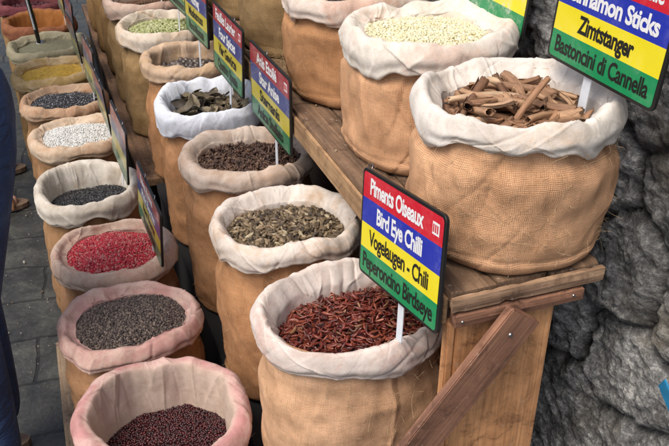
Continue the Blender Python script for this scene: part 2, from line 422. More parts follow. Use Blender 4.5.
cream, pink, peach = (.80, .73, .66), (.62, .36, .31), (.66, .43, .30)
LM = {
 'chilli': liner('liner_cream_pink', (.74, .655, .59), (.70, .50, .43), amount=.4, grime=.35),
 'cardamom': liner('liner_cream', (.76, .69, .62), (.66, .48, .34), amount=.4, grime=.45),
 'anise': liner('liner_beige_pink', (.66, .55, .46), (.56, .39, .28), amount=.5, grime=.45),
 'bay': liner('liner_white', (.76, .80, .87), (.72, .76, .84), amount=.15, grime=.25),
 'nutmeg': liner('liner_tan', (.62, .46, .33), (.50, .34, .20), amount=.5, grime=.5),
 'green': liner('liner_pale_beige', (.66, .58, .48), (.60, .44, .30), amount=.4, grime=.45),
 'far': liner('liner_far_beige', (.58, .46, .38), (.50, .32, .24), amount=.5),
 'cinnamon': liner('liner_offwhite', (.74, .685, .62), (.70, .55, .42), amount=.22, grime=.4),
 'ginger': liner('liner_white_pink', (.75, .695, .61), (.76, .58, .48), amount=.4, grime=.3),
 'clove': liner('liner_peach_white', (.72, .62, .54), (.64, .42, .32), amount=.45),
 'sumac': liner('liner_rose', (.62, .43, .38), (.50, .235, .225), inner=(.60, .47, .38), amount=.6, grime=.5),
 'pepper': liner('liner_rosy_beige', (.60, .43, .36), (.52, .28, .25), amount=.55, grime=.5),
 'redp': liner('liner_peach', (.66, .50, .39), (.56, .33, .25), amount=.45, grime=.5),
 'blackseed': liner('liner_dirty_white', (.66, .61, .53), (.52, .42, .31), amount=.35, grime=.6),
 'whitep': liner('liner_sand', (.58, .46, .34), (.50, .33, .21), amount=.5, grime=.55),
 'darkseed': liner('liner_brown_peach', (.48, .34, .23), (.42, .24, .14), amount=.5, grime=.5),
 'turmeric': liner('liner_ochre', (.56, .42, .25), (.48, .32, .11), amount=.55, grime=.5),
 'sage': liner('liner_khaki', (.32, .29, .20), (.26, .23, .14), amount=.45, grime=.6),
 'paprika': liner('liner_rust', (.20, .075, .045), (.26, .11, .05), inner=(.34, .14, .04), amount=.6, grime=.6),
 'hibiscus': liner('liner_plum', (.13, .035, .045), (.18, .06, .06), amount=.6, grime=.6),
}

# every sack: key, centre x, y, base z, rim z, rx, ry, fill, ...
SK = {}
def sk(key, *a, **k): SK[key] = Sack(*a, **k)
sk('sumac', .088, 1.295, .05, .485, .172, .150, 101, fill=.112, cuff=.062, roll=1.0, back=.022, dome=.012, lumps=.045)
sk('pepper', .066, 1.655, .05, .480, .166, .145, 102, fill=.024, cuff=.048, roll=.8, dome=.022, lumps=.03)
sk('redp', .066, 2.005, .05, .475, .166, .148, 103, fill=.022, cuff=.048, roll=.75, dome=.022, lumps=.03)
sk('blackseed', .036, 2.425, .02, .480, .166, .150, 104, fill=.075, cuff=.062, roll=.9, back=.012, dome=.010, lumps=.035)
sk('whitep', .032, 2.865, .02, .480, .163, .155, 105, fill=.026, cuff=.050, roll=.9, dome=.014)
sk('darkseed', .012, 3.235, .02, .480, .163, .155, 106, fill=.028, cuff=.050, roll=.9, dome=.014)
sk('turmeric', -.012, 3.620, .02, .480, .170, .160, 107, fill=.030, cuff=.050, roll=.9, dome=.012)
sk('sage', -.012, 4.020, .02, .480, .186, .165, 108, fill=.036, cuff=.055, roll=.9, dome=.010)
sk('paprika', -.040, 4.400, .02, .490, .185, .170, 109, fill=.085, cuff=.060, back=.012, dome=.012)
sk('hibiscus', -.060, 4.800, .02, .500, .190, .175, 110, fill=.060, cuff=.060, dome=.02)
sk('hibiscus2', -.075, 5.200, .02, .500, .190, .175, 111, fill=.060, cuff=.060, dome=.02)
sk('chilli', .462, 1.160, .30, .755, .188, .146, 120, fill=.060, cuff=.052, roll=.66, back=.012, dome=.022, lumps=.030)
sk('cardamom', .440, 1.535, .30, .752, .166, .147, 121, fill=.042, cuff=.052, roll=.85, dome=.020, lumps=.035)
sk('anise', .447, 1.920, .30, .750, .178, .150, 122, fill=.040, cuff=.050, roll=.95, dome=.014, lumps=.03)
sk('bay', .430, 2.325, .30, .755, .166, .152, 123, fill=.058, cuff=.075, roll=.8, back=.010, dome=.02, lumps=.04)
sk('nutmeg', .460, 2.780, .30, .750, .170, .158, 124, fill=.070, cuff=.060, roll=1.15, dome=.012)
sk('green', .445, 3.220, .30, .750, .188, .165, 125, fill=.036, cuff=.068, roll=.9, dome=.016)
sk('far', .425, 3.640, .30, .760, .178, .165, 126, fill=.06, cuff=.065, dome=.02)
sk('far2', .420, 4.020, .30, .750, .175, .170, 127, fill=.05, cuff=.06, dome=.02)
sk('far3', .415, 4.410, .30, .750, .175, .170, 128, fill=.05, cuff=.06, dome=.02)
sk('far4', .410, 4.810, .30, .750, .175, .170, 129, fill=.05, cuff=.06, dome=.02)
sk('cinnamon', .695, 1.052, .930, 1.190, .160, .150, 130, fill=.040, cuff=.050, roll=.66, back=.004, dome=.020, lumps=.028, bulge=.012, sq=.96)
sk('ginger', .718, 1.430, .930, 1.200, .164, .158, 131, fill=.028, cuff=.055, roll=.8, dome=.018, lumps=.028, bulge=.006, sq=.95)
sk('clove', .706, 1.815, .930, 1.195, .168, .158, 132, fill=.028, cuff=.052, roll=.85, dome=.014)
sk('rear1', .690, 2.215, .930, 1.190, .172, .170, 133, fill=.04, cuff=.05, dome=.02)
sk('rear2', .690, 2.640, .930, 1.190, .172, .170, 134, fill=.04, cuff=.05, dome=.02)
sk('rear3', .690, 3.060, .930, 1.190, .172, .170, 135, fill=.04, cuff=.05, dome=.02)

SL = {
 'sumac': ('burlap sack with wide rose-stained rim holding dark red berries, nearest of the left row', 'b_rust', 'sumac', 1),
 'pepper': ('burlap sack with rosy beige rim brimming with grey brown peppercorns', 'b_left', 'pepper', 1),
 'redp': ('burlap sack with peach cloth rim heaped with bright pinkish red peppercorns', 'b_left', 'redp', 1),
 'blackseed': ('burlap sack with dirty white cloth rim, half empty over black seeds', 'b_leftfar', 'blackseed', .8),
 'whitep': ('burlap sack with sandy rim filled with white peppercorns', 'b_leftfar', 'whitep', .7),
 'darkseed': ('burlap sack with brownish peach rim full of glossy dark seeds', 'b_leftfar', 'darkseed', .7),
 'turmeric': ('sack with ochre-stained rim full of yellow powder', 'b_far', 'turmeric', .7),
 'sage': ('sack with khaki rim full of grey green powder', 'b_far', 'sage', .7),
 'paprika': ('sack with rust red rim and orange-stained inside behind the grey green powder', 'b_far', 'paprika', .6),
 'hibiscus': ('plum red sack directly behind the rust rimmed one in the left row', 'b_far', 'hibiscus', .5),
 'hibiscus2': ('plum red sack last in the left row', 'b_far', 'hibiscus', .4),
 'chilli': ('light tan burlap sack with pinkish cream rim full of dried red chillies', 'b_near', 'chilli', 1.2),
 'cardamom': ('orange brown burlap sack with cream rim full of brown cardamom pods', 'b_mid', 'cardamom', 1.1),
 'anise': ('orange brown burlap sack with beige pink rim full of dark star anise', 'b_mid', 'anise', 1),
 'bay': ('brown sack with bright white cloth rim holding dried bay leaves', 'b_mid', 'bay', 1),
 'nutmeg': ('sack with thick tan rim holding whole nutmegs', 'b_mid', 'nutmeg', .8),
 'green': ('dark olive sack with wide pale beige rim heaped with green cardamom', 'b_olive', 'green', .8),
 'far': ('olive sack with beige rim just behind the green cardamom sack', 'b_olive', 'far', .6),
 'far2': ('brown sack second behind the green cardamom sack', 'b_far', 'far', .5),
 'far3': ('brown sack third behind the green cardamom sack', 'b_far', 'far', .4),
 'far4': ('brown sack fourth behind the green cardamom sack, last of the middle row', 'b_far', 'far', .4),
 'cinnamon': ('wide tan burlap sack with off-white rim full of cinnamon sticks on the shelf corner', 'b_r1', 'cinnamon', 1.2),
 'ginger': ('tan burlap sack with thick white pink rim full of pale yellow flakes', 'b_r1', 'ginger', 1.1),
 'clove': ('orange brown burlap sack with peach white rim full of dark cloves on the shelf', 'b_mid', 'clove', .9),
 'rear1': ('frayed olive burlap sack on the shelf behind the cloves sack', 'b_olive', 'far', .7),
 'rear2': ('burlap sack on the shelf second behind the cloves sack', 'b_olive', 'far', .5),
 'rear3': ('burlap sack on the shelf third behind the cloves sack', 'b_olive', 'far', .4),
}
ROOTS = {}
for key, (lab, bm_, lm_, det) in SL.items():
    ROOTS[key] = build_sack(SK[key], lab, M[bm_], LM[lm_], detail=det)

# ------------------------------------------------------------------ heaps of spice
dk = lambda n, c: plain(n, c, .9, nscale=200, amt=.6)
sph = [shape_seed(ICO1, 1, 1, 1, .12, seed=k) for k in range(3)]
def scaled(ts, s): return [(V * s, F) for V, F in ts]
sph2 = [shape_seed(ICO2, 1, 1, 1, .10, seed=k) for k in range(3)]
pile('sumac_berries', 'dark red glossy berries lying deep in the rose rimmed sack', 'berries', SK['sumac'], scaled(sph2, .0030), .0054,
     spice('berry_dark_red', [(.018, .003, .005), (.05, .005, .008), (.085, .008, .010), (.02, .003, .005), (.035, .006, .007)], .3, coat=.25), dk('berry_base', (.03, .004, .006)), layers=2, size=.12)
pile('black_peppercorns', 'heap of grey brown peppercorns', 'peppercorns', SK['pepper'], scaled(sph2, .0028), .0050,
     spice('peppercorn_grey_brown', [(.05, .037, .03), (.12, .09, .072), (.22, .17, .135), (.07, .05, .045), (.03, .023, .02), (.15, .11, .09)], .6), dk('pepper_base', (.03, .022, .02)), layers=2, size=.14)
pile('pink_peppercorns', 'heap of bright pinkish red peppercorns', 'peppercorns', SK['redp'], scaled(sph2, .0031), .0053,
     spice('peppercorn_pink', [(.42, .010, .024), (.58, .020, .042), (.68, .07, .08), (.30, .008, .018), (.66, .28, .24), (.52, .014, .032)], .45), dk('pinkpepper_base', (.16, .008, .014)), layers=2, size=.12)
blk = [shape_seed(ICO2, .0058, .0021, .0018, .25, .2, .05, k) for k in range(3)]
pile('black_seeds', 'small heap of thin black seeds deep in the dirty white rimmed sack', 'seeds', SK['blackseed'], blk, .0058,
     spice('seed_black', [(.012, .012, .013), (.03, .03, .032), (.05, .05, .052)], .4), dk('blackseed_base', (.01, .01, .01)), layers=2, flat=.3)
pile('white_peppercorns', 'white peppercorns filling the sandy rimmed sack', 'peppercorns', SK['whitep'], scaled(sph, .0031), .0056,
     spice('peppercorn_white', [(.62, .62, .58), (.75, .76, .74), (.5, .48, .42), (.82, .83, .82)], .5), dk('whitepepper_base', (.3, .3, .27)), layers=2)
oval = [shape_seed(ICO1, .0052, .0030, .0024, .15, .15, 0, k) for k in range(3)]
pile('dark_seeds', 'glossy black and grey striped seeds in the brownish peach rimmed sack', 'seeds', SK['darkseed'], oval, .0066,
     spice('seed_dark', [(.02, .02, .024), (.035, .036, .042), (.05, .05, .055), (.03, .03, .035), (.35, .35, .36)], .35), dk('darkseed_base', (.015, .015, .018)), layers=2, flat=.4)
pwd = lambda n, c, d_: (lambda t: t.done(t.mix(.8, c, t.ramp(t.noise(t.coord('Object'), 60, 6, .7), [(.3, d_), (.6, (1.1, 1.1, 1.1))]), 'MULTIPLY'), t.bump(t.noise(t.coord('Object'), 400, 4, .7), .5, .002)))(NT(n, .95))
powder('yellow_powder', 'cracked mound of ochre yellow ground spice', 'ground spice', SK['turmeric'], pwd('powder_yellow', (.60, .37, .055), (.5, .45, .4)), .007, 30)
powder('grey_green_powder', 'smooth mound of grey green ground herb', 'ground spice', SK['sage'], pwd('powder_grey_green', (.145, .14, .085), (.7, .7, .7)), .002, 30)
powder('red_powder', 'dark rust red ground spice in the rust rimmed sack', 'ground spice', SK['paprika'], pwd('powder_rust', (.16, .04, .012), (.5, .4, .4)), .004, 30)
flk = [shape_seed(ICO1, .011, .0075, .0014, .35, .1, .25, k) for k in range(4)]
for hk, wh in (('hibiscus', 'in the plum red sack behind the rust rimmed one'), ('hibiscus2', 'in the last plum red sack')):
    pile('dried_petals', 'dark red dried petals ' + wh, 'dried flowers', SK[hk], flk, .012, spice('petal_dark_red', [(.05, .008, .012), (.10, .015, .02), (.03, .006, .01)], .7), dk('petal_base', (.03, .006, .008)), layers=2, flat=.7)
pod = [shape_seed(ICO2, .0098, .0040, .0037, .16, .12, .06, k) for k in range(5)]
def ridged(V, F, n=6, a=.10):
    V = V.copy(); an = np.arctan2(V[:, 2], V[:, 1]); f = 1 + a * np.cos(n * an); V[:, 1] *= f; V[:, 2] *= f; return V, F
pod = [ridged(*shape_seed(ICO3 if k < 2 else ICO2, [.0105, .0088, .0095, .0078, .0100][k], .0036, .0030, .28, .32, .10, k)) for k in range(5)]
pile('brown_cardamom_pods', 'heap of ridged olive brown cardamom pods with paler ones among them', 'pods', SK['cardamom'], pod, .0092,
     spice('pod_brown', [(.04, .028, .02), (.11, .075, .04), (.19, .135, .07), (.06, .042, .028), (.40, .30, .18), (.09, .058, .035), (.26, .18, .10), (.03, .02, .015), (.15, .105, .055), (.50, .42, .27)], .6, 420), dk('pod_base', (.025, .017, .012)), layers=3, flat=.35, size=.2)
chip = [shape_seed(ICO2, .012, .0032, .0022, .3, .2, .35, k) for k in range(3)]
pile('star_anise', 'heap of broken dark reddish brown star anise', 'star anise', SK['anise'], [star_mesh()] + chip, .0118,
     spice('anise_brown', [(.05, .028, .02), (.09, .045, .03), (.13, .07, .045), (.04, .022, .018), (.22, .13, .08), (.07, .035, .025)], .6, 300), dk('anise_base', (.018, .01, .008)), layers=3, flat=.45, size=.22, probs=[.4, .2, .2, .2])
gpod = [ridged(*shape_seed(ICO2, .0095, .0042, .0038, .12, .1, .03, k)) for k in range(3)]
pile('green_cardamom_pods', 'heap of pale green cardamom pods', 'pods', SK['green'], gpod, .0105,
     spice('pod_green', [(.26, .30, .10), (.38, .42, .17), (.48, .50, .24), (.30, .30, .13), (.55, .56, .34)], .6, 350), dk('gpod_base', (.08, .08, .03)), layers=2, flat=.4, size=.18)
gin = [shape_seed(ICO1, .0038, .0033, .0018, .5, 0, .1, k) for k in range(5)]
pile('pale_yellow_flakes', 'heaped pale yellow dried flakes', 'dried flakes', SK['ginger'], gin, .0050,
     spice('flake_pale_yellow', [(.74, .68, .42), (.82, .77, .54), (.87, .84, .64), (.68, .61, .36), (.84, .80, .56)], .7, 300, .35), dk('flake_base', (.62, .56, .34)), layers=2, size=.25, zj=.8)
clv = [shape_seed(ICO1, .0062, .0018, .0018, .2, -.35, .02, k) for k in range(3)]
pile('cloves', 'heap of near black cloves', 'cloves', SK['clove'], clv, .0062,
     spice('clove_dark', [(.03, .02, .018), (.06, .042, .035), (.10, .075, .06), (.02, .015, .014)], .6), dk('clove_base', (.012, .009, .008)), layers=2, flat=.5)
for fk, wh in (('far', 'in the first sack behind the green cardamom'), ('far2', 'in the second sack behind the green cardamom'), ('far3', 'in the third sack behind the green cardamom'), ('far4', 'in the last sack of the middle row'),
               ('rear1', 'in the frayed olive sack'), ('rear2', 'in the second shelf sack behind the cloves'), ('rear3', 'in the third shelf sack behind the cloves')):
    pile('dried_seeds', 'brown dried seeds ' + wh, 'seeds', SK[fk], oval[:1], .009, spice('seed_brown', [(.12, .06, .03), (.2, .1, .05), (.08, .04, .02)], .6), dk('seedbrown_base', (.06, .03, .015)), layers=1, flat=.4)

# --- dried chillies: the top 300 one by one, the rest beneath them as one mass
def tube_mesh(name, pts, rad, seg=8, squash=1.0):
    pts = np.array(pts, float); n = len(pts); T = np.gradient(pts, axis=0); T /= np.linalg.norm(T, axis=1)[:, None]
    up = np.array([0, 0, 1.0]); V = []
    for p, t, r in zip(pts, T, rad):
        a = np.cross(t, up); a /= np.linalg.norm(a) + 1e-9; b = np.cross(t, a)
        for k in range(seg):
            an = 2 * math.pi * k / seg; V.append(p + r * (a * math.cos(an) + squash * b * math.sin(an)))
    return np.array(V), grid_faces(seg, n)
def chilli_arr(k):
    g = np.random.default_rng(300 + k); L = g.uniform(.021, .029); x = np.linspace(-L/2, L/2, 11)
    r = .0034 * g.uniform(.85, 1.15) * np.interp(np.linspace(0, 1, 11), [0, .06, .25, .6, .9, 1], [.10, .62, 1, .85, .35, .04])
    r = r * (1 + .16 * g.normal(size=11) * np.linspace(0, 1, 11).clip(.2, 1))
    pts = np.stack([x, g.uniform(-.1, .1) * x * 1 + .10 * g.normal() * (x / L * 2) ** 2 * L, .12 * g.normal() * (x / L * 2) ** 2 * L], -1)
    return tube_mesh('c', pts, r, 8, .72)
chl = [chilli_arr(k) for k in range(8)]
m_ch = objrnd('chilli_red', [(.15, .020, .012), (.24, .042, .022), (.09, .013, .010), (.34, .095, .045), (.19, .026, .015), (.05, .011, .010), (.30, .15, .07)], .36, 260, .6, (1, 3, 3), coat=.25, dark=.5)
chm = [np_mesh('dried_chilli', V, F) for V, F in chl]
for m_ in chm: m_.materials.append(m_ch)
g = np.random.default_rng(5); s = SK['chilli']
pts = scatter(s, .0132, 1, .036, g, .5)
pts = pts[np.argsort(-pts[:, 1] * -1)] if False else pts
d2 = np.hypot(pts[:, 0] - s.c[0], pts[:, 1] - s.c[1]); pts = pts[np.argsort(g.random(len(pts)))][:300]
for i, p in enumerate(pts):
    o = bpy.data.objects.new('dried_chilli', chm[i % 8]); COL.objects.link(o)
    o.location = (p[0], p[1], p[2] + .003 + g.uniform(0, .006)); o.rotation_euler = (g.uniform(0, 6.28), g.normal(0, .30), g.uniform(0, 6.28))
    sc = g.uniform(.64, .95); o.scale = (sc, sc * g.uniform(.85, 1.15), sc)
    tag(o, 'small dried red chilli lying loose on top of the chilli heap', 'chilli', 'dried chillies in the light tan sack')
pile('dried_chilli_heap', 'mass of dried red chillies packed beneath the loose top ones', 'chillies', s, scaled(chl[:4], .85), .0098,
     spice('chilli_mass', [(.09, .013, .01), (.17, .03, .016), (.06, .01, .009), (.25, .06, .03), (.13, .02, .012)], .35, 260, coat=.2), dk('chilli_base', (.03, .006, .005)), layers=2, flat=.3, gen=g)

# --- cinnamon sticks, one by one
def cinnamon_mesh(k):
    g = np.random.default_rng(40 + k); L = g.uniform(.07, .13); n = 15; R0 = g.uniform(.0078, .0125)
    x = np.linspace(-L/2, L/2, n); turns = g.uniform(1.15, 1.7); m = 26
    a = np.linspace(0, 2 * math.pi * turns, m); rr = R0 * (1 - .42 * a / a[-1]); V = []
    bend = g.normal(0, .2); tp = g.uniform(.55, 1.0)
    for side in (0, 1):
        for i in range(n):
            t = i / (n - 1); sc = (1 - t) + tp * t; jag = (g.uniform(-.004, .004, m) if i in (0, n-1) else np.zeros(m))
            r = (rr - side * .0013) * sc * (1 + .13 * vn(np.stack([a * 1.1, 0 * a + t * 5, 0 * a + k], -1), k) + .05 * vn(np.stack([a * 3, 0 * a + t * 14, 0 * a + k], -1), k + 3))
            q = np.stack([np.full(m, x[i]) + jag, r * np.cos(a), r * np.sin(a) + bend * (x[i] / L * 2) ** 2 * L * .4], -1)
            V.append(q)
        if side == 0: ends = None
    V = np.concatenate(V); F = list(map(tuple, grid_faces(m, n, False))); off = n * m
    F += [tuple(off + v for v in f[::-1]) for f in grid_faces(m, n, False)]
    for j in range(m - 1):                       # close the cut ends
        F.append((j + 1, j, off + j, off + j + 1)); b = (n - 1) * m; F.append((b + j, b + j + 1, off + b + j + 1, off + b + j))
    for i in range(n - 1):                       # and the long edges
        F.append((i * m, (i + 1) * m, off + (i + 1) * m, off + i * m)); e = m - 1; F.append(((i + 1) * m + e, i * m + e, off + i * m + e, off + (i + 1) * m + e))
    return np_mesh('cinnamon_stick', V, np.array(F))
m_cin = objrnd('cinnamon_bark', [(.22, .11, .055), (.36, .20, .11), (.48, .30, .17), (.15, .07, .035), (.40, .23, .13), (.30, .14, .065), (.55, .38, .24)], .75, 60, .8, (.35, 2.5, 2.5), dark=.7)
cin = [cinnamon_mesh(k) for k in range(10)]
for m_ in cin: m_.materials.append(m_cin)
g = np.random.default_rng(9); s = SK['cinnamon']; i = 0
for L in range(4):
    for q in range(26):
        r = .122 * math.sqrt(g.random()); a = g.uniform(0, 6.28); x, y = r * math.cos(a), r * math.sin(a) * .95
        zz = float(heap_z(s, np.array([x]), np.array([y]))[0]) - .030 + L * .0135
        o = bpy.data.objects.new('cinnamon_stick', cin[i % 10]); COL.objects.link(o); i += 1
        # sticks near the wall lie along it so that none pierces the cloth
        rz = (a + math.pi / 2 + g.normal(0, .35)) if r > .07 else g.uniform(0, 6.28)
        o.location = (s.c[0] + x * .9, s.c[1] + y * .9, zz); o.rotation_euler = (g.uniform(0, 6.28), g.normal(0, .10), rz)
        sc = g.uniform(.62, .95) if r > .07 else g.uniform(.75, 1.1); o.scale = (sc, sc * g.uniform(.75, 1.05), sc * g.uniform(.75, 1.05))
        tag(o, 'brown curled cinnamon stick among the sticks lying in the sack', 'cinnamon stick', 'cinnamon sticks lying in the sack')
o = bpy.data.objects.new('cinnamon_stick', cin[3]); COL.objects.link(o)
o.location = (s.c[0] - .012, s.c[1] - .052, s.zt - .002); o.rotation_euler = (.4, R_(-40), R_(18)); o.scale = (1, .8, .8)
tag(o, 'thin pointed cinnamon stick poking up above all the others', 'cinnamon stick', 'cinnamon sticks lying in the sack')
litter_at = (s.c[0], s.c[1])
def bark_chip(k):
    V, F = shape_seed(ICO2, .016, .006, .0012, .35, .15, .25, k); V = V.copy(); V[:, 2] += (V[:, 1] / .006) ** 2 * .0025; return V, F
chips = []
for k in range(4):
    V, F = bark_chip(k); me = np_mesh('bark_chip', V, F); me.materials.append(m_cin); chips.append(me)
for k in range(46):
    r = .125 * math.sqrt(g.random()); a = g.uniform(0, 6.28); x, y = r * math.cos(a) * .95, r * math.sin(a) * .9
    o = bpy.data.objects.new('bark_chip', chips[k % 4]); COL.objects.link(o); o.location = (s.c[0] + x, s.c[1] + y, float(heap_z(s, np.array([x]), np.array([y]))[0]) + g.uniform(-.004, .018))
    o.rotation_euler = (g.uniform(0, 6.28), g.normal(0, .35), g.uniform(0, 6.28)); sc = g.uniform(.6, 1.3); o.scale = (sc, sc, sc)
    tag(o, 'small broken flake of cinnamon bark lying between the sticks', 'bark chip', 'broken bark flakes among the cinnamon sticks')
bv, bf = mound(s, -.036, 60, 20); ob = link('bark_crumbs', np_mesh('bark_crumbs', bv - np.array([*s.c, s.zt - .09]), bf), dk('crumb', (.06, .03, .018))); ob.location = (*s.c, s.zt - .09)
tag(ob, 'dark bark crumbs beneath the cinnamon sticks', 'bark crumbs', kind='stuff')

# --- bay leaves, one by one
def leaf_mesh(k):
    g = np.random.default_rng(70 + k); L = g.uniform(.060, .085); W_ = L * g.uniform(.36, .46); nx, ny = 15, 7
    X, Y = np.meshgrid(np.linspace(-1, 1, nx), np.linspace(-1, 1, ny), indexing='ij')
    w = np.clip(1 - np.abs(X) ** 2.1, 0.02, 1) ** .8
    c1, c2, tw = g.normal(0, .5), g.uniform(.15, .9), g.normal(0, .5)
    y = Y * w * W_ / 2; x = X * L / 2
    z = c1 * X ** 2 * L * .25 + c2 * (Y * w) ** 2 * W_ * .35 + tw * X * Y * w * W_ * .3 + .0035 * vn(np.stack([X * 3, Y * 3, 0 * X + k], -1), k)
    i = np.arange(nx - 1)[:, None]; j = np.arange(ny - 1)[None]
    F = np.stack([i*ny+j, (i+1)*ny+j, (i+1)*ny+j+1, i*ny+j+1], -1).reshape(-1, 4)
    return np_mesh('bay_leaf', np.stack([x, y, z], -1).reshape(-1, 3), F)
m_leaf = objrnd('bay_leaf_dry', [(.12, .095, .05), (.18, .145, .085), (.08, .062, .038), (.26, .215, .14), (.15, .11, .065), (.05, .038, .026)], .55, 60, .4, dark=.5)
lf = [leaf_mesh(k) for k in range(8)]
for m_ in lf: m_.materials.append(m_leaf)
g = np.random.default_rng(21); s = SK['bay']
for i in range(95):
    r = .105 * math.sqrt(g.random()); a = g.uniform(0, 6.28); x, y = r * math.cos(a), r * math.sin(a)
    zz = float(heap_z(s, np.array([x]), np.array([y]))[0]) - .012 + .030 * (i / 95) + (.018 if i > 85 else 0)
    o = bpy.data.objects.new('bay_leaf', lf[i % 8]); COL.objects.link(o)
    o.location = (s.c[0] + x, s.c[1] + y, zz); o.rotation_euler = (g.normal(0, .5), g.normal(0, .35), g.uniform(0, 6.28)); sc = g.uniform(.75, 1.1); o.scale = (sc, sc, sc)
    tag(o, 'dried olive bay leaf lying in the white rimmed sack', 'bay leaf', 'dried bay leaves in the white rimmed sack')
bv, bf = mound(s, -.012, 60, 20); ob = link('leaf_crumbs', np_mesh('leaf_crumbs', bv - np.array([*s.c, s.zt - .09]), bf), dk('leafcrumb', (.03, .026, .016))); ob.location = (*s.c, s.zt - .09)
tag(ob, 'dark leaf crumbs beneath the bay leaves', 'leaf crumbs', kind='stuff')

# --- nutmegs
m_nut = objrnd('nutmeg_shell', [(.06, .05, .045), (.11, .09, .08), (.16, .13, .11), (.04, .032, .03)], .38, 90, .4, coat=.2)
nm = []
for k in range(4):
    V, F = shape_seed(ICO3, .0145, .0112, .0112, .06, .06, 0, k); me = np_mesh('nutmeg', V, F); me.materials.append(m_nut); nm.append(me)
g = np.random.default_rng(31); s = SK['nutmeg']
for i, p in enumerate(scatter(s, .0225, 2, .052, g, .18, .3)):
    o = bpy.data.objects.new('nutmeg', nm[i % 4]); COL.objects.link(o); o.location = p + np.array([0, 0, .004]); o.rotation_euler = tuple(g.uniform(0, 6.28, 3)); sc = g.uniform(.85, 1.1); o.scale = (sc, sc, sc)
    tag(o, 'dark glossy whole nutmeg lying in the tan rimmed sack', 'nutmeg', 'whole nutmegs in the tan rimmed sack')

# ------------------------------------------------------------------ signs
def round_poly(w0, w1, h0, h1, r, corners, n=7):
    """outline x in w0..w1, y in h0..h1, rounding only the listed corners (bl, br, tr, tl)"""
    P = []
    for key, cx, cy, a0 in (('bl', w0 + r, h0 + r, 180), ('br', w1 - r, h0 + r, 270), ('tr', w1 - r, h1 - r, 0), ('tl', w0 + r, h1 - r, 90)):
        if key in corners:
            for k in range(n): a = R_(a0 + 90 * k / (n - 1)); P.append((cx + r * math.cos(a), cy + r * math.sin(a)))
        else: P.append({'bl': (w0, h0), 'br': (w1, h0), 'tr': (w1, h1), 'tl': (w0, h1)}[key])
    return P
def slab(name, poly, z0, z1):
    bm = bmesh.new(); vs = [bm.verts.new((x, y, z1)) for x, y in poly]; f = bm.faces.new(vs)
    if z0 < z1:
        ex = bmesh.ops.extrude_face_region(bm, geom=[f]); ve = [e for e in ex['geom'] if isinstance(e, bmesh.types.BMVert)]
        for v in ve: v.co.z = z0
    bmesh.ops.recalc_face_normals(bm, faces=bm.faces[:])
    if z0 < z1: bmesh.ops.bevel(bm, geom=[e for e in bm.edges if len(e.link_faces) == 2 and e.calc_face_angle(0) > 1], offset=.0006, segments=1, affect='EDGES')
    me = bpy.data.meshes.new(name); bm.to_mesh(me); bm.free(); return me
def signpaint(name, c, dust=.0, rough=.32):
    t = NT(name, rough); ob = t.coord('Object'); n1 = t.noise(ob, 14, 5, .65); n2 = t.noise(ob, 120, 4, .7)
    c1 = t.mix(.25, c, t.ramp(n1, [(.35, (.75, .75, .75)), (.6, (1.05, 1.05, 1.05))]), 'MULTIPLY')
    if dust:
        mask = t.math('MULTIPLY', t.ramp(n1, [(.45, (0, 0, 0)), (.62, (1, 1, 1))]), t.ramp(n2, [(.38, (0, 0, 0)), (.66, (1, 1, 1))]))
        c1 = t.mix(t.math('MULTIPLY', mask, dust), c1, (.62, .62, .55))  # pale mask: dust, and painted glare on the left-row signs
    sc = t.ramp(t.noise(t.coord('Object', (1, 1, 1)), 330, 2, .6), [(.72, (0, 0, 0)), (.76, (1, 1, 1))])
    c1 = t.mix(t.math('MULTIPLY', sc, .35), c1, (.7, .7, .68))
    t.b.inputs['Coat Weight'].default_value = .25; t.b.inputs['Coat Roughness'].default_value = .25
    return t.done(c1, t.bump(n1, .12, .004))
BASE = {'red': (.62, .012, .03), 'blue': (.018, .035, .40), 'yellow': (.86, .72, .015), 'green': (.0, .26, .085)}
FADE = {'red': (.36, .02, .035), 'blue': (.04, .055, .22), 'yellow': (.55, .46, .03), 'green': (.02, .17, .07)}
WORN_GLARE = {'red': (.24, .07, .075), 'blue': (.08, .085, .15), 'yellow': (.34, .31, .08), 'green': (.055, .13, .07)}  # left-row signs: wear plus pale glare washed into the colours
SP = {}
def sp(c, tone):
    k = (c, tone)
    if k not in SP: SP[k] = signpaint('sign_%s_%s' % (c, tone), (FADE if tone == 'faded' else WORN_GLARE if tone == 'worn_glare' else BASE)[c], {'fresh': .12, 'faded': .35, 'dusty': .95, 'worn_glare': .75}[tone])
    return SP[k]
ink_w = plain('white_ink', (.80, .80, .80), .4, nscale=200, amt=.12); ink_k = plain('black_ink', (.01, .01, .01), .4, nscale=200, amt=.1)
ink_r = plain('red_ink', (.6, .03, .04), .4, nscale=200, amt=.1)
texts = []
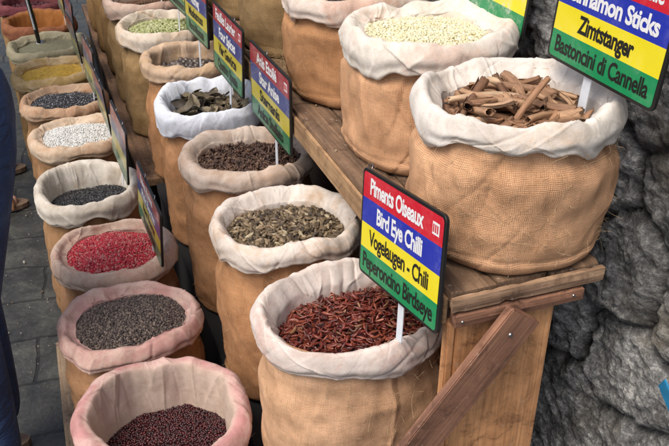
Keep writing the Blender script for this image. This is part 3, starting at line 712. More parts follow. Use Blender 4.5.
def sign(loc, az, lean, roll, w, h, words, tone, label, stake_dx=.0, stake_len=.12, clips=(), badge=True, fills=(.66, .66, .72, .92), stake_w=.013):
    e = Vector((math.cos(R_(az)), math.sin(R_(az)), 0)); n = Vector((math.sin(R_(az)), -math.cos(R_(az)), 0))
    v = Vector((0, 0, 1)) * math.cos(R_(lean)) - n * math.sin(R_(lean)); ro = R_(roll)
    e2 = e * math.cos(ro) + v * math.sin(ro); v2 = v * math.cos(ro) - e * math.sin(ro); n2 = e2.cross(v2)
    root = empty('spice_sign', (0, 0, 0), 0, label, 'sign', 'striped spice name signs')
    root.matrix_world = Matrix(((e2.x, v2.x, n2.x, loc[0]), (e2.y, v2.y, n2.y, loc[1]), (e2.z, v2.z, n2.z, loc[2]), (0, 0, 0, 1)))
    link('backing_board', slab('backing_board', round_poly(-w/2, w/2, 0, h, .012, ('bl', 'br', 'tr', 'tl')), -.006, 0), M['black'], root)
    b = .0055; hh = (h - 2 * b) / 4
    for i, c in enumerate(('green', 'yellow', 'blue', 'red')):
        y0, y1 = b + i * hh, b + (i + 1) * hh
        cs = ('bl', 'br') if i == 0 else ('tr', 'tl') if i == 3 else ()
        st = link('colour_band', slab('colour_band', round_poly(-w/2 + b, w/2 - b, y0, y1, .007, cs), .0004, .0004), sp(c, tone), root)
        tag(st, c + ' band of the sign')
        tx = words[3 - i] if words else None
        if tx:
            cu = bpy.data.curves.new('lettering', 'FONT'); cu.body = tx; cu.align_x = 'CENTER'; cu.align_y = 'CENTER'; cu.size = 1; cu.offset = .031 if len(tx) < 16 else .023; cu.extrude = 0; cu.space_character = .93
            cu.resolution_u = 3
            to = bpy.data.objects.new('lettering', cu); COL.objects.link(to)
            texts.append((to, st, y0, hh, w, fills[3 - i], ink_w if i > 1 else ink_k, -.03 if (i == 3 and badge) else 0))
    if badge:
        bd = link('badge', slab('badge', round_poly(w/2 - .036, w/2 - .016, h - b - hh * .72, h - b - hh * .28, .001, ()), .0008, .0008), ink_w, root)
        for k in range(3): 
            x0 = w/2 - .0345 + k * .0058
            link('badge_mark', slab('badge_mark', round_poly(x0, x0 + .0038, h - b - hh * .64, h - b - hh * .36, .001, ()), .0011, .0011), ink_r, bd)
    if stake_len: link('stake', slab('stake', round_poly(stake_dx - stake_w/2, stake_dx + stake_w/2, -stake_len, .05, .002, ('bl', 'br')), -.0095, -.0065), M['stake'], root)
    for cx in clips:
        a = np.linspace(-.6, math.pi + .6, 14); pts = np.stack([cx + .007 * np.cos(a), h + .002 + .007 * np.sin(a), np.full(14, -.003) + .002 * np.cos(a * 2)], -1)
        V, F = tube_mesh('clip', pts, np.full(14, .0011), 6); link('wire_clip', np_mesh('wire_clip', V, F), M['steel'], root)
    return root

sign((.478, 1.020, .850), -85.9, 5.8, 7.9, .277, .2, ('Piments Oiseaux', 'Bird Eye Chilli', 'Vogelaugen - Chili', 'Peperoncino Birdseye'), 'fresh',
     'four coloured sign reading Bird Eye Chilli standing in the chilli sack', stake_dx=.012, stake_len=.075, stake_w=.018, clips=(-.115,), fills=(.66, .56, .74, .88))
sign((.790, .985, 1.215), -88.4, 2.9, -1.5, .264, .187, ('Batons de Cannelle', 'Cinnamon Sticks', 'Zimtstanger', 'Bastoncini di Cannella'), 'fresh',
     'four coloured sign reading Cinnamon Sticks standing against the stone wall', stake_dx=-.026, stake_len=.075, stake_w=.019, badge=False, fills=(.76, .80, .50, .86))
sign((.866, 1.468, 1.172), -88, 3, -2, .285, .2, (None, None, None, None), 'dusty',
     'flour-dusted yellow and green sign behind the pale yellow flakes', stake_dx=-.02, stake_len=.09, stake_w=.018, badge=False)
sign((.490, 1.835, .822), -85.8, -.6, -3.4, .285, .205, ('Anis Etoilé', 'Star Anise', 'Sternanis', 'Anice Stellato'), 'faded',
     'faded sign reading Star Anise standing in the anise sack', stake_dx=.02, stake_len=.10, clips=(-.02,), fills=(.5, .5, .5, .66))
sign((.475, 2.245, .822), -86, 2, -3, .285, .205, ('Feuilles Laurier', 'Four Spices', 'Vier Gewürze', 'Quattro Spezie'), 'faded',
     'faded sign half hidden behind the Star Anise sign', stake_dx=.0, stake_len=.10, clips=(.06,), fills=(.66, .55, .6, .66))
sign((.475, 2.705, .822), -86, 2, 0, .285, .205, ('Noix Muscade', 'Nutmeg', 'Muskatnuss', 'Noce Moscata'), 'faded',
     'faded sign reading Nutmeg standing in the nutmeg sack', stake_dx=.0, stake_len=.10, fills=(.6, .36, .62, .66))
sign((.480, 3.130, .822), -86, 2, 0, .285, .205, ('Cardamome Verte', 'Cardamom', 'Kardamom', 'Cardamomo'), 'faded',
     'faded sign standing in the green cardamom sack', stake_dx=.0, stake_len=.10)
sign((.480, 3.560, .822), -86, 2, 0, .285, .205, None, 'faded', 'blank-looking faded sign standing just behind the green cardamom sign', stake_len=.10)
sign((.165, 1.960, .500), -85, 2, -10, .255, .185, ('Baies Roses', 'Pink Berries', 'Rosa Beeren', 'Bacche Rosa'), 'faded',
     'tilted faded sign standing at the edge of the pink peppercorns', stake_dx=.0, stake_len=.06, clips=(-.04, .06), fills=(.5, .55, .5, .5))
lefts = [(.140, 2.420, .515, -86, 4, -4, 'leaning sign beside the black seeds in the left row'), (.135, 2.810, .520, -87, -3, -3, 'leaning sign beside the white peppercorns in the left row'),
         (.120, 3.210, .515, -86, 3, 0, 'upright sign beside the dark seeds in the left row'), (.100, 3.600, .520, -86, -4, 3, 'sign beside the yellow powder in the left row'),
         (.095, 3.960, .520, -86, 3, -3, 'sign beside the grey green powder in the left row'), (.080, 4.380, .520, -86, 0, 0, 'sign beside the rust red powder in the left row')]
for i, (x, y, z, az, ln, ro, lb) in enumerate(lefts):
    sign((x, y, z), az, ln, ro, .255, .185, None, 'worn_glare', lb, stake_len=.07, clips=(-.03, .07) if i < 3 else (), badge=False)

bpy.context.view_layer.update(); dg = bpy.context.evaluated_depsgraph_get()
for to, st, y0, hh, w, fill, ink, dx in texts:
    me = bpy.data.meshes.new_from_object(to.evaluated_get(dg)); n = len(me.vertices); co = np.empty(n * 3, np.float32); me.vertices.foreach_get('co', co); co = co.reshape(-1, 3)
    w0 = co[:, 0].max() - co[:, 0].min(); sx = w * fill / w0; sy = hh * .86
    co[:, 0] = (co[:, 0] - (co[:, 0].max() + co[:, 0].min()) / 2) * sx + dx * .5; co[:, 1] = co[:, 1] * sy + y0 + hh * .5; co[:, 2] = .0009
    me.vertices.foreach_set('co', co.ravel()); me.materials.clear(); me.update()
    cu = to.data; bpy.data.objects.remove(to); bpy.data.curves.remove(cu)
    me.name = 'lettering'; link('lettering', me, ink, st)

# ------------------------------------------------------------------ boards
def box(bm, x0, x1, y0, y1, z0, z1, bev=.002, jit=0, g=random):
    r = bmesh.ops.create_cube(bm, size=1)['verts']
    for v in r:
        v.co = Vector(((x0 + x1) / 2 + v.co.x * (x1 - x0), (y0 + y1) / 2 + v.co.y * (y1 - y0), (z0 + z1) / 2 + v.co.z * (z1 - z0))) + Vector((g.uniform(-jit, jit), g.uniform(-jit, jit), g.uniform(-jit, jit)))
    es = list({e for v in r for e in v.link_edges})
    if bev: bmesh.ops.bevel(bm, geom=es, offset=bev, segments=2, affect='EDGES')
def boxmesh(name, mat, parent, *args, **k):
    bm = bmesh.new(); box(bm, *args, **k); me = bpy.data.meshes.new(name); bm.to_mesh(me); bm.free()
    return link(name, me, mat, parent)

def worn_board(name, mat, parent, x0, x1, y0, y1, z0, z1, res=.012, amp=.0035, seed=3):
    """a board with chipped, wavy edges"""
    bm = bmesh.new(); box(bm, x0, x1, y0, y1, z0, z1, bev=0)
    L = (x1 - x0, y1 - y0, z1 - z0)
    cuts = [max(1, int(l / res)) for l in L]
    for ax in range(3):
        for k in range(1, min(cuts[ax], 60)):
            p = [0, 0, 0]; p[ax] = (x0, y0, z0)[ax] + L[ax] * k / min(cuts[ax], 60); nn = [0, 0, 0]; nn[ax] = 1
            bmesh.ops.bisect_plane(bm, geom=bm.verts[:] + bm.edges[:] + bm.faces[:], plane_co=p, plane_no=nn)
    V = np.array([v.co[:] for v in bm.verts])
    N = np.stack([fbm(V * 28 + 3 * k, seed + k, 3) for k in range(3)], -1) * amp
    on = np.stack([(np.abs(V[:, a] - lo) < 1e-5).astype(float) + (np.abs(V[:, a] - hi) < 1e-5) for a, (lo, hi) in enumerate(((x0, x1), (y0, y1), (z0, z1)))], -1)
    edge = on.sum(1) >= 2; ctr = np.array([(x0+x1)/2, (y0+y1)/2, (z0+z1)/2])
    chip = np.clip(fbm(V * 70, seed + 9, 3) - .2, 0, 1)[:, None] * .010
    sgn = np.sign(V - ctr) * (on > 0)
    V = V + N * (.0 if name in ('end_strip', 'lower_rail') else .2) - np.where(edge[:, None], sgn * (chip + .0015), 0)
    for v, c in zip(bm.verts, V): v.co = c
    me = bpy.data.meshes.new(name); bm.to_mesh(me); bm.free()
    return link(name, me, mat, parent)

shelf = empty('wooden_shelf', (.66, .9, 0), 0, 'long rough wooden shelf against the wall carrying the upper row of sacks', 'shelf')
def rel(o, root):
    o.location = -Vector(root.location); return o
for i, (x0, x1) in enumerate(((.520, .604), (.607, .700), (.703, .800))):
    y0 = (.904, .908, .902)[i]
    rel(worn_board('top_plank', M['w_shelf'], shelf, x0, x1, y0, 1.75, .897, .928, seed=3 + i), shelf)
    rel(boxmesh('top_plank', M['w_shelf'], shelf, x0, x1, 1.752, 6.4, .898, .928), shelf)
rel(worn_board('end_strip', M['w_end'], shelf, .516, .800, .888, .9005, .899, .927, seed=9), shelf)
rel(worn_board('lower_rail', M['w_brace'], shelf, .522, .762, .884, .908, .872, .896, seed=12), shelf)
rel(boxmesh('edge_rail', M['w_edge'], shelf, .510, .5175, .905, 6.4, .872, .921, bev=.001), shelf)
rel(boxmesh('end_panel', M['w_panel'], shelf, .5355, .719, .902, .920, 0, .870), shelf)
rel(boxmesh('corner_post', M['w_panel'], shelf, .520, .534, .902, .921, 0, .870), shelf)
rel(boxmesh('side_panel', M['w_dark'], shelf, .690, .705, .92, 6.4, .0, .866), shelf)
# the diagonal board nailed across the end
br = bmesh.new(); box(br, -.235, .235, -.009, .009, -.034, .034, bev=.002); me = bpy.data.meshes.new('diagonal_board'); br.to_mesh(me); br.free()
brc = link('diagonal_board', me, M['w_brace'], shelf); brc.location = Vector((.482, .848, .735)) - Vector(shelf.location); brc.rotation_euler = (0, R_(-53.3), 0)
brc.location = Vector((.496, .868, .699)) - Vector(shelf.location)
bm = bmesh.new(); bmesh.ops.create_cone(bm, cap_ends=True, segments=16, radius1=.0042, radius2=.003, depth=.002)
me = bpy.data.meshes.new('screw'); bm.to_mesh(me); bm.free(); sc_ = link('screw', me, M['steel'], brc); sc_.location = (.195, -.0102, .004); sc_.rotation_euler = (R_(90), 0, 0)

bench = empty('low_bench', (.42, 2.8, 0), 0, 'low brown plank bench carrying the farther sacks of the middle row', 'bench')
for i, (x0, x1) in enumerate(((.225, .315), (.320, .415), (.420, .66))):
    rel(boxmesh('top_plank', M['w_bench'], bench, x0, x1, 2.74, 5.4, .270, .298), bench)
rel(boxmesh('apron', M['w_dark'], bench, .245, .26, 2.76, 5.4, .0, .268), bench)
tblk = plain('gap_shade_black', (.010, .010, .010), .9, nscale=30)  # black stands for the deep shade in the gap between the rows
blk_ = empty('shade_black_table', (.42, 1.5, 0), 0, 'low table under the nearest middle row sacks, black for the shade in the gap', 'table')
rel(boxmesh('tabletop', tblk, blk_, .278, .66, .93, 2.70, .262, .297), blk_)
rel(boxmesh('shade_side_board', tblk, blk_, .282, .30, .95, 2.68, 0, .26), blk_)  # added to darken the gap; its black paints the shade there
pal = empty('wooden_pallet', (.05, 1.6, 0), 0, 'flat wooden pallet on the paving under the nearest left sacks', 'pallet')
for x in (-.150, -.045, .06, .165): rel(worn_board('slat', M['w_pallet'], pal, x, x + .085, 1.02, 2.20, .028, .047, res=.03, seed=int(x * 100) + 40), pal)
for y in (1.1, 1.6, 2.1): rel(boxmesh('bearer', M['w_pallet'], pal, -.145, .245, y, y + .06, .002, .0265), pal)

# ------------------------------------------------------------------ stone wall
def stone_wall():
    ys = np.concatenate([np.arange(.0, 2.2, .0065), np.arange(2.2, 9, .04)]); zs = np.concatenate([np.arange(-.02, 1.6, .0065), np.arange(1.6, 2.6, .03)])
    Y, Z = np.meshgrid(ys, zs); P = np.stack([Y, Z], -1)
    g = np.random.default_rng(3)
    seeds = [(1.02, .80), (.86, 1.02), (1.19, .93), (.93, .60), (1.20, .62), (1.12, .36), (.86, .42), (1.28, 1.16), (1.50, 1.08), (1.02, 1.24), (1.42, .82), (.80, .78)]
    for yy in np.arange(-.15, 9.2, .27):
        for zz in np.arange(-.1, 2.7, .23):
            p = (yy + g.uniform(-.1, .1), zz + g.uniform(-.08, .08))
            if .72 < p[0] < 1.62 and .25 < p[1] < 1.36: continue
            seeds.append(p)
    seeds = np.array(seeds)
    W3 = np.stack([Y * 5, Z * 5, 0 * Y], -1)
    Yw = Y + .045 * fbm(W3, 1, 4); Zw = Z + .045 * fbm(W3, 7, 4)
    F1 = np.full(Y.shape, 9.); F2 = F1.copy(); ID = np.zeros(Y.shape, int)
    for k, (a, b) in enumerate(seeds):
        d = np.hypot(Yw - a, (Zw - b) * 1.05); m = d < F1
        F2 = np.where(m, F1, np.minimum(F2, d)); ID = np.where(m, k, ID); F1 = np.where(m, d, F1)
    gap = F2 - F1; body = np.clip(gap / .045, 0, 1); body = body ** .35
    off = g.uniform(-.02, .02, len(seeds))[ID]; ty = g.uniform(-.35, .35, len(seeds))[ID]; tz = g.uniform(-.35, .35, len(seeds))[ID]
    c = seeds[ID]; tilt = ty * (Y - c[..., 0]) + tz * (Z - c[..., 1])
    Q = np.stack([Y * 9, Z * 9, 0 * Y], -1)
    ridg = 1 - np.abs(fbm(Q, 21, 5, .55)) * 2.2
    rough = 1.9 * fbm(np.stack([Y * 30 + Z * 18, Z * 42 - Y * 10, 0 * Y], -1), 31, 5, .62)
    fine = fbm(np.stack([Y * 95 + Z * 60, Z * 150 - Y * 40, 0 * Y], -1), 37, 3, .6)
    facet = np.round(fbm(Q * 1.6, 41, 3) * 4) / 4
    hgt = body * (.030 + off * .6 + tilt * .22) + body * (.010 * ridg + .012 * facet) + .009 * rough + .006 * fine
    X = .985 - hgt
    V = np.stack([X, Y, Z], -1).reshape(-1, 3); nu = Y.shape[1]
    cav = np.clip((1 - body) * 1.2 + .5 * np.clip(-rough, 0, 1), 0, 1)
    tone = g.random(len(seeds))[ID]
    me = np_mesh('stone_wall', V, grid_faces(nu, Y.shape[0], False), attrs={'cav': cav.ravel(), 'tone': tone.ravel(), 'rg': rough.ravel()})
    t = NT('rough_grey_stone', .85); ob = t.coord('Object')
    n1 = t.noise(ob, 11, 8, .68, .6); n2 = t.noise(t.coord('Object', (1, 1, 1.8), (R_(35), 0, 0)), 55, 6, .72); n3 = t.noise(ob, 220, 4, .7)
    c = t.ramp(n1, [(.32, (.16, .16, .157)), (.44, (.33, .33, .325)), (.54, (.50, .495, .48)), (.66, (.74, .73, .71))])
    c = t.mix(.85, c, t.ramp(n2, [(.32, (.34, .34, .35)), (.50, (1.05, 1.05, 1.05)), (.64, (2.4, 2.38, 2.3))]), 'MULTIPLY')
    c = t.mix(.7, c, t.ramp(n3, [(.3, (.4, .4, .4)), (.62, (1.3, 1.3, 1.3)), (.75, (2.2, 2.2, 2.1))]), 'MULTIPLY')
    c = t.mix(t.math('MULTIPLY', t.attr('tone'), .5), c, (.05, .052, .05))
    c = t.mix(t.ramp(t.noise(ob, 5, 4, .6), [(.54, (0, 0, 0)), (.66, (.55, .55, .55))]), c, (.20, .165, .11))
    c = t.mix(t.attr('cav'), c, (.012, .011, .010))  # dark mortar joints, with the shade of crevices and pits painted in
    h = t.math('ADD', n2, t.math('MULTIPLY', n3, .5)); nb = t.bump(h, 1.0, .011); nb = t.bump(n1, .6, .03, nb)
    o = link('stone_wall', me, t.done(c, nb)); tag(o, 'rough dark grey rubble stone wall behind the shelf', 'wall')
    # body of the wall behind its face
    k = boxmesh('wall_core', M['w_dark'], o, 1.0, 1.35, 0.0, 9, 0, 2.6, bev=0); k.data.materials[0] = plain('mortar', (.05, .048, .045), .9)
stone_wall()

# ------------------------------------------------------------------ ground
def ground():
    ys = np.concatenate([np.linspace(-150, -2, 12)[:-1], np.arange(-2, 6, .03), np.linspace(6, 200, 14)]); xs = np.concatenate([np.linspace(-150, -2, 12)[:-1], np.arange(-2, 1.2, .03), np.linspace(1.2, 150, 12)])
    X, Y = np.meshgrid(xs, ys); near = (np.abs(X) < 2) & (Y < 6) & (Y > -2)
    Z = np.where(near, .006 * fbm(np.stack([X * 3, Y * 3, 0 * X], -1), 5, 4), 0) - .003
    me = np_mesh('paving', np.stack([X, Y, Z], -1).reshape(-1, 3), grid_faces(len(xs), len(ys), False))
    t = NT('dark_stone_paving', .6); ob = t.coord('Object', None, (0, 0, R_(6)))
    br = t.n('ShaderNodeTexBrick'); br.offset = .4; br.inputs['Scale'].default_value = 1; br.inputs['Brick Width'].default_value = .42; br.inputs['Row Height'].default_value = .23
    br.inputs['Mortar Size'].default_value = .006; br.inputs['Mortar Smooth'].default_value = .3; br.inputs['Color1'].default_value = (.034, .035, .032, 1); br.inputs['Color2'].default_value = (.050, .051, .046, 1); br.inputs['Mortar'].default_value = (.018, .018, .016, 1)
    wv = t.n('ShaderNodeTexNoise'); wv.inputs['Scale'].default_value = 6; t.l(ob, wv.inputs['Vector']); sc = t.n('ShaderNodeVectorMath', operation='SCALE'); t.l(wv.outputs['Color'], sc.inputs[0]); sc.inputs['Scale'].default_value = .05
    ad = t.n('ShaderNodeVectorMath', operation='ADD'); t.l(ob, ad.inputs[0]); t.l(sc.outputs[0], ad.inputs[1]); t.l(ad.outputs[0], br.inputs['Vector'])
    n1 = t.noise(ob, 8, 7, .7, .5); n2 = t.noise(ob, 70, 5, .7)
    c = t.mix(.8, br.outputs['Color'], t.ramp(n1, [(.3, (.4, .42, .4)), (.5, (.9, .9, .9)), (.7, (1.9, 1.9, 1.75))]), 'MULTIPLY')
    c = t.mix(.6, c, t.ramp(n2, [(.3, (.4, .4, .4)), (.6, (1.2, 1.2, 1.2)), (.74, (2.4, 2.4, 2.2))]), 'MULTIPLY')
    h = t.math('SUBTRACT', t.math('MULTIPLY', n1, .7), t.math('MULTIPLY', br.outputs['Fac'], .8))
    nb = t.bump(h, .8, .012); nb = t.bump(n2, .4, .003, nb)
    o = link('paving', me, t.done(c, nb, t.ramp(n1, [(.3, (.35,) * 3), (.7, (.75,) * 3)]))); tag(o, kind='structure')
ground()

# ------------------------------------------------------------------ people
def ensure_skin(me):
    if not me.skin_vertices:
        bm = bmesh.new(); bm.from_mesh(me); bm.verts.layers.skin.verify(); bm.to_mesh(me); bm.free()
def skinned(name, chain, edges, mat, parent=None, sub=2):
    me = bpy.data.meshes.new(name); me.from_pydata([j[0] for j in chain], edges, [])
    ensure_skin(me); o = link(name, me, mat, parent); md = o.modifiers.new('Skin', 'SKIN'); md.use_smooth_shade = True
    sv = me.skin_vertices[0].data
    for i, j in enumerate(chain): sv[i].radius = j[1] if isinstance(j[1], tuple) else (j[1], j[1]); sv[i].use_root = (i == 0)
    sb = o.modifiers.new('Sub', 'SUBSURF'); sb.levels = sub; sb.render_levels = sub; return o

skin_m = plain('skin', (.45, .27, .19), .5, nscale=60, amt=.2)
def denim():
    t = NT('blue_denim', .85); ob = t.coord('Object'); n1 = t.noise(ob, 7, 5, .6); tw = t.noise(t.coord('Object', (900, 900, 260), (0, R_(35), 0)), 1, 2)
    c = t.ramp(n1, [(.3, (.012, .028, .075)), (.55, (.024, .054, .135)), (.75, (.06, .11, .22))]); c = t.mix(.5, c, t.ramp(tw, [(.3, (.5, .5, .5)), (.65, (1.5, 1.5, 1.5))]), 'MULTIPLY')
    w = t.noise(t.coord('Object', (1, 1, 2.2)), 14, 3, .5, 1); return t.done(c, t.bump(w, .7, .02, t.bump(tw, .4, .001)))
black_cloth = plain('black_cloth', (.012, .012, .014), .9, nscale=30); grey_shirt = plain('grey_shirt', (.10, .11, .13), .9, nscale=20); hair_m = plain('dark_hair', (.02, .014, .01), .5, nscale=200)
sandal_m = plain('brown_leather', (.16, .075, .03), .5, nscale=60); sole_m = plain('leather_sole', (.17, .11, .07), .8)

def person(x, y, rz, label, trouser, shirt, footwear, hip=.93, spread=.10, lean=0, fwd=0):
    """standing figure; local +y is where it faces"""
    J = [((0, 0, hip), (.13, .10)), ((0, .01, hip + .16), (.125, .09)), ((0, .02 + lean * .3, hip + .34), (.150, .10)), ((0, .01 + lean * .5, hip + .47), (.10, .07)), ((0, .02 + lean * .6, hip + .53), .052), ((0, .03 + lean * .7, hip + .60), .060),
         ((0, .035 + lean * .7, hip + .68), (.075, .088)), ((0, .03 + lean * .7, hip + .76), (.070, .082))]
    E = [(0, 1), (1, 2), (2, 3), (3, 4), (4, 5), (5, 6), (6, 7)]
    def add(p, r, to): J.append((p, r)); E.append((to, len(J) - 1)); return len(J) - 1
    feet = []
    for s_ in (-1, 1):
        sh = add((s_ * .17, .0 + lean * .45, hip + .44), .055, 3); el = add((s_ * .23, -.02 + lean * .4, hip + .18), .042, sh); wr = add((s_ * .22, .10 + lean * .3, hip - .02), .026, el)
        hd = add((s_ * .215, .13, hip - .07), (.034, .018), wr)
        for k, (fy, ln) in enumerate(((.025, .060), (.009, .070), (-.008, .066), (-.024, .052))):
            a = add((s_ * .212, .14 + fy * .7, hip - .11), .0085, hd); b = add((s_ * .205, .145 + fy * .7, hip - .11 - ln * .5), .0078, a); add((s_ * .19, .135 + fy * .7, hip - .11 - ln * .9), .0065, b)
        th_ = add((s_ * .20, .165, hip - .085), .009, hd); add((s_ * .19, .180, hip - .12), .0075, th_)
        hp = add((s_ * .09, 0, hip - .06), .092, 0); kn = add((s_ * spread, .02 + fwd * .6, hip * .53), .056, hp); cf = add((s_ * spread, -.005 + fwd * .8, hip * .36), .054, kn); an = add((s_ * spread, -.02 + fwd, .085), .036, cf)
        fo = add((s_ * (spread + .01), .06 + fwd, .035), (.036, .026), an); to_ = add((s_ * (spread + .02), .15 + fwd, .024), (.040, .018), fo); feet.append(s_ * spread)
    nose = add((0, .135 + lean * .7, hip + .675), .012, 6)
    body = skinned('person', J, E, skin_m, None); body.location = (x, y, 0); body.rotation_euler = (0, 0, rz); tag(body, label, 'person')
    JT = [((0, 0, hip + .03), (.155, .125)), ((0, 0, hip + .13), (.148, .118))]; ET = [(0, 1)]
    for s_ in (-1, 1):
        i = len(JT); JT += [((s_ * .092, 0, hip - .08), .108), ((s_ * (spread + .0), .012 + fwd * .3, hip * .72), .092), ((s_ * spread, .02 + fwd * .6, hip * .53), .076), ((s_ * spread, -.004 + fwd * .8, hip * .33), .070), ((s_ * spread, -.02 + fwd, .10), .062)]
        ET += [(0, i), (i, i+1), (i+1, i+2), (i+2, i+3), (i+3, i+4)]
    skinned('trousers', JT, ET, trouser, body)
    JS = [((0, .012, hip + .18), (.150, .108)), ((0, .014 + lean * .1, hip + .24), (.150, .110)), ((0, .02 + lean * .3, hip + .35), (.172, .118)), ((0, .012 + lean * .5, hip + .47), (.105, .075))]; ES = [(0, 1), (1, 2), (2, 3)]
    for s_ in (-1, 1): i = len(JS); JS += [((s_ * .175, lean * .45, hip + .44), .068), ((s_ * .222, -.015 + lean * .4, hip + .24), .058)]; ES += [(3, i), (i, i+1)]
    skinned('shirt', JS, ES, shirt, body)
    skinned('hair', [((0, .015 + lean * .7, hip + .79), (.078, .085)), ((0, -.015 + lean * .7, hip + .72), (.080, .072)), ((0, -.03 + lean * .7, hip + .66), (.066, .045))], [(0, 1), (1, 2)], hair_m, body)
    for s_ in (-1, 1):
        bm = bmesh.new(); P = []
        for k in range(20):
            a = 2 * math.pi * k / 20; P.append((s_ * (spread + .012) + .048 * math.cos(a) * (1 + .1 * math.sin(a)), .055 + fwd + .135 * math.sin(a)))
        vs = [bm.verts.new((px, py, .024)) for px, py in P]; f = bm.faces.new(vs); ex = bmesh.ops.extrude_face_region(bm, geom=[f])
        for v in [e_ for e_ in ex['geom'] if isinstance(e_, bmesh.types.BMVert)]: v.co.z = .004
        bmesh.ops.recalc_face_normals(bm, faces=bm.faces[:]); me = bpy.data.meshes.new('sole'); bm.to_mesh(me); bm.free(); sl = link('sandal_sole' if footwear == 'sandal' else 'shoe_sole', me, sole_m, body)
        if footwear == 'sandal':
            for yy, hz in ((.075, .066), (.125, .050)):
                a = np.linspace(0, math.pi, 12); pts = np.stack([s_ * (spread + .015) + .050 * np.cos(a), np.full(12, yy), .018 + (hz - .018) * np.sin(a)], -1)
                V, F = tube_mesh('s', pts, np.full(12, .009), 8, .5); link('sandal_strap', np_mesh('sandal_strap', V, F), sandal_m, body)
        else:
            skinned('shoe', [((s_ * spread, -.03 + fwd, .05), (.045, .045)), ((s_ * (spread + .008), .06 + fwd, .048), (.046, .036)), ((s_ * (spread + .015), .15 + fwd, .036), (.046, .026))], [(0, 1), (1, 2)], black_cloth, body)
    return body
person(-.205, 1.72, R_(90), 'person in blue jeans standing at the left edge beside the stall', denim(), grey_shirt, 'shoe', hip=1.03, spread=.085, lean=.14, fwd=.115)
person(-.395, 3.46, R_(-90), 'person in black trousers and brown sandals standing farther along the row', black_cloth, black_cloth, 'sandal', hip=.93, spread=.17)

# ------------------------------------------------------------------ small things
scoop = empty('scoop', (-.05, 4.12, .50), 0, 'black handled scoop with a bright steel strip standing in the rust rimmed sack', 'scoop')
V, F = tube_mesh('h', np.array([(-.005, 0, -.06), (-.01, -.03, .05), (-.022, -.06, .18), (-.03, -.08, .26)]), np.array([.009, .012, .012, .011]), 10); link('handle', np_mesh('handle', V, F), M['black'], scoop)
V, F = tube_mesh('h', np.array([(-.013, -.045, .03), (-.0185, -.062, .10), (-.024, -.075, .18), (-.031, -.092, .25)]) + [0, -.004, 0], np.full(4, .0045), 6); link('steel_strip', np_mesh('steel_strip', V, F), M['stake'], scoop)
V, F = shape_seed(ICO2, .035, .045, .03, 0, 0, 0); link('bowl', np_mesh('bowl', V + [0, .02, -.07], F), M['steel'], scoop)

tagm = plain('blue_plastic', (.03, .22, .42), .4)
tg = boxmesh('plastic_tag', tagm, None, -.002, .002, -.03, .03, -.014, .014, bev=.001); tg.location = (.905, .792, .690); tg.rotation_euler = (R_(25), 0, R_(-10))
tag(tg, 'small torn blue plastic tag stuck on the stone wall', 'tag')

# loose burlap fibres at the frayed sack edges
def fibres(cx, cy, z, n, L, g, label):
    Vs, Fs, o = [], [], 0
    for k in range(n):
        p = np.array([cx + g.normal(0, .010), cy + g.normal(0, .012), z + g.normal(0, .012)]); d = g.normal(size=3) * [.8, .6, .7] + [-.5, -.3, -.3]; d /= np.linalg.norm(d); l = L * g.uniform(.4, 1)
        c = g.normal(size=3) * .5; t = np.linspace(0, 1, 6)[:, None]; pts = p + d * l * t + c * l * t ** 2
        V, F = tube_mesh('f', pts, np.full(6, .00045), 3); Vs.append(V); Fs.append(F + o); o += len(V)
    ob = link('burlap_fibres', np_mesh('burlap_fibres', np.concatenate(Vs), np.concatenate(Fs)), plain('jute_fibre', (.38, .27, .13), .9)); tag(ob, label, 'fibres', kind='stuff')
fibres(.535, 1.86, 1.0, 60, .05, np.random.default_rng(2), 'tuft of frayed jute fibres on the side of the cloves sack')

def hairs(key, root, n, seed):
    g = np.random.default_rng(seed); s = SK[key]; Vs, Fs, o = [], [], 0
    for k in range(n):
        th = g.uniform(-math.pi, .3); z = g.uniform(.02, s.zt - s.zb - .05); r = float(s.out(np.array([th]))[0]) - .004 + s.bulge * .6
        p = np.array([r * math.cos(th), r * math.sin(th), z]); nrm = np.array([math.cos(th), math.sin(th), 0]); tn = np.array([-math.sin(th), math.cos(th), 0])
        d = nrm * g.uniform(.05, .6) + tn * g.normal(0, .7) + np.array([0, 0, g.normal(0, .7)]); l = g.uniform(.006, .020); c = g.normal(size=3) * .5 * l
        t = np.linspace(0, 1, 5)[:, None]; V, F = tube_mesh('f', p + d * l * t + c * t ** 2, np.full(5, .00028), 3); Vs.append(V); Fs.append(F + o); o += len(V)
    ob = link('loose_fibres', np_mesh('loose_fibres', np.concatenate(Vs), np.concatenate(Fs)), M['hair'], root); tag(ob, kind='stuff')
M['hair'] = plain('jute_hair', (.52, .38, .22), .9)
for i, (key, n) in enumerate((('chilli', 420), ('cinnamon', 420), ('cardamom', 260), ('anise', 220), ('ginger', 260), ('sumac', 120), ('pepper', 160), ('clove', 200))): hairs(key, ROOTS[key], n, 600 + i)

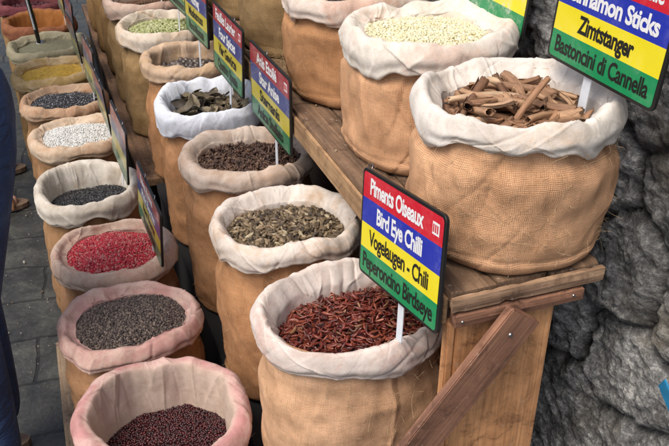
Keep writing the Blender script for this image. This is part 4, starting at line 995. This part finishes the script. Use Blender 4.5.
def litter(name, label, x0, x1, y0, y1, z, n, size, cols, seed):
    g = np.random.default_rng(seed); V0, F0 = shape_seed(ICO1, 1, .7, .45, .35); P = np.stack([g.uniform(x0, x1, n), g.uniform(y0, y1, n), np.full(n, z)], -1)
    sc = size * g.lognormal(0, .45, n); R = rot_mats(n, g); V = np.einsum('nij,vj->nvi', R * sc[:, None, None], V0) + P[:, None]
    F = F0[None] + (np.arange(n) * len(V0))[:, None, None]
    ob = link(name, np_mesh(name, V.reshape(-1, 3), F.reshape(-1, 3), attrs={'rnd': np.repeat(g.random(n), len(V0))}), spice(name + '_m', cols, .8)); tag(ob, label, 'litter', kind='stuff')
litter('grit', 'pale grit and dropped seeds scattered on the dark paving', -.75, -.14, 1.3, 4.2, .004, 420, .0024, [(.35, .33, .28), (.12, .10, .08), (.5, .46, .38), (.2, .12, .06)], 3)
litter('spilled_seeds', 'dropped spice bits lying on the shelf boards', .53, .79, .91, 2.6, .9305, 160, .0022, [(.3, .2, .1), (.6, .55, .4), (.1, .06, .04)], 4)
for nx, nz in ((.535, .884), (.74, .886)):
    nl = link('nail', bpy.data.meshes['screw'], M['steel'], shelf); nl.location = Vector((nx, .8835, nz)) - Vector(shelf.location); nl.rotation_euler = (R_(90), 0, 0); nl.scale = (.7, .7, .7)

# ------------------------------------------------------------------ camera, light, world
cam = bpy.data.cameras.new('camera'); co = bpy.data.objects.new('camera', cam); COL.objects.link(co); S.camera = co
cam.sensor_width = 36; cam.lens = 36 * 800 / 669; cam.clip_start = .02; cam.clip_end = 600
co.location = (0, 0, 1.65); co.rotation_euler = (R_(60), 0, R_(-19.9))
sun = bpy.data.lights.new('sun', 'SUN'); so = bpy.data.objects.new('sun', sun); COL.objects.link(so)
EL, AZ = 58, -118       # elevation, compass bearing (from +Y toward +X) the light comes from
dv = Vector((math.sin(R_(AZ)) * math.cos(R_(EL)), math.cos(R_(AZ)) * math.cos(R_(EL)), math.sin(R_(EL))))
so.rotation_euler = dv.to_track_quat('Z', 'Y').to_euler(); sun.energy = 2.35; sun.angle = R_(35); sun.color = (1, .94, .86)
w = bpy.data.worlds.new('World'); S.world = w; w.use_nodes = True; nt = w.node_tree; bg = nt.nodes['Background']
sky = nt.nodes.new('ShaderNodeTexSky'); sky.sky_type = 'NISHITA'; sky.sun_disc = False; sky.sun_elevation = R_(EL); sky.sun_rotation = R_(AZ); sky.dust_density = 4; sky.air_density = 1.0; sky.ozone_density = 1.0
nt.links.new(sky.outputs[0], bg.inputs['Color']); bg.inputs['Strength'].default_value = .18
S.view_settings.view_transform = 'Standard'; S.view_settings.look = 'None'; S.view_settings.exposure = 0
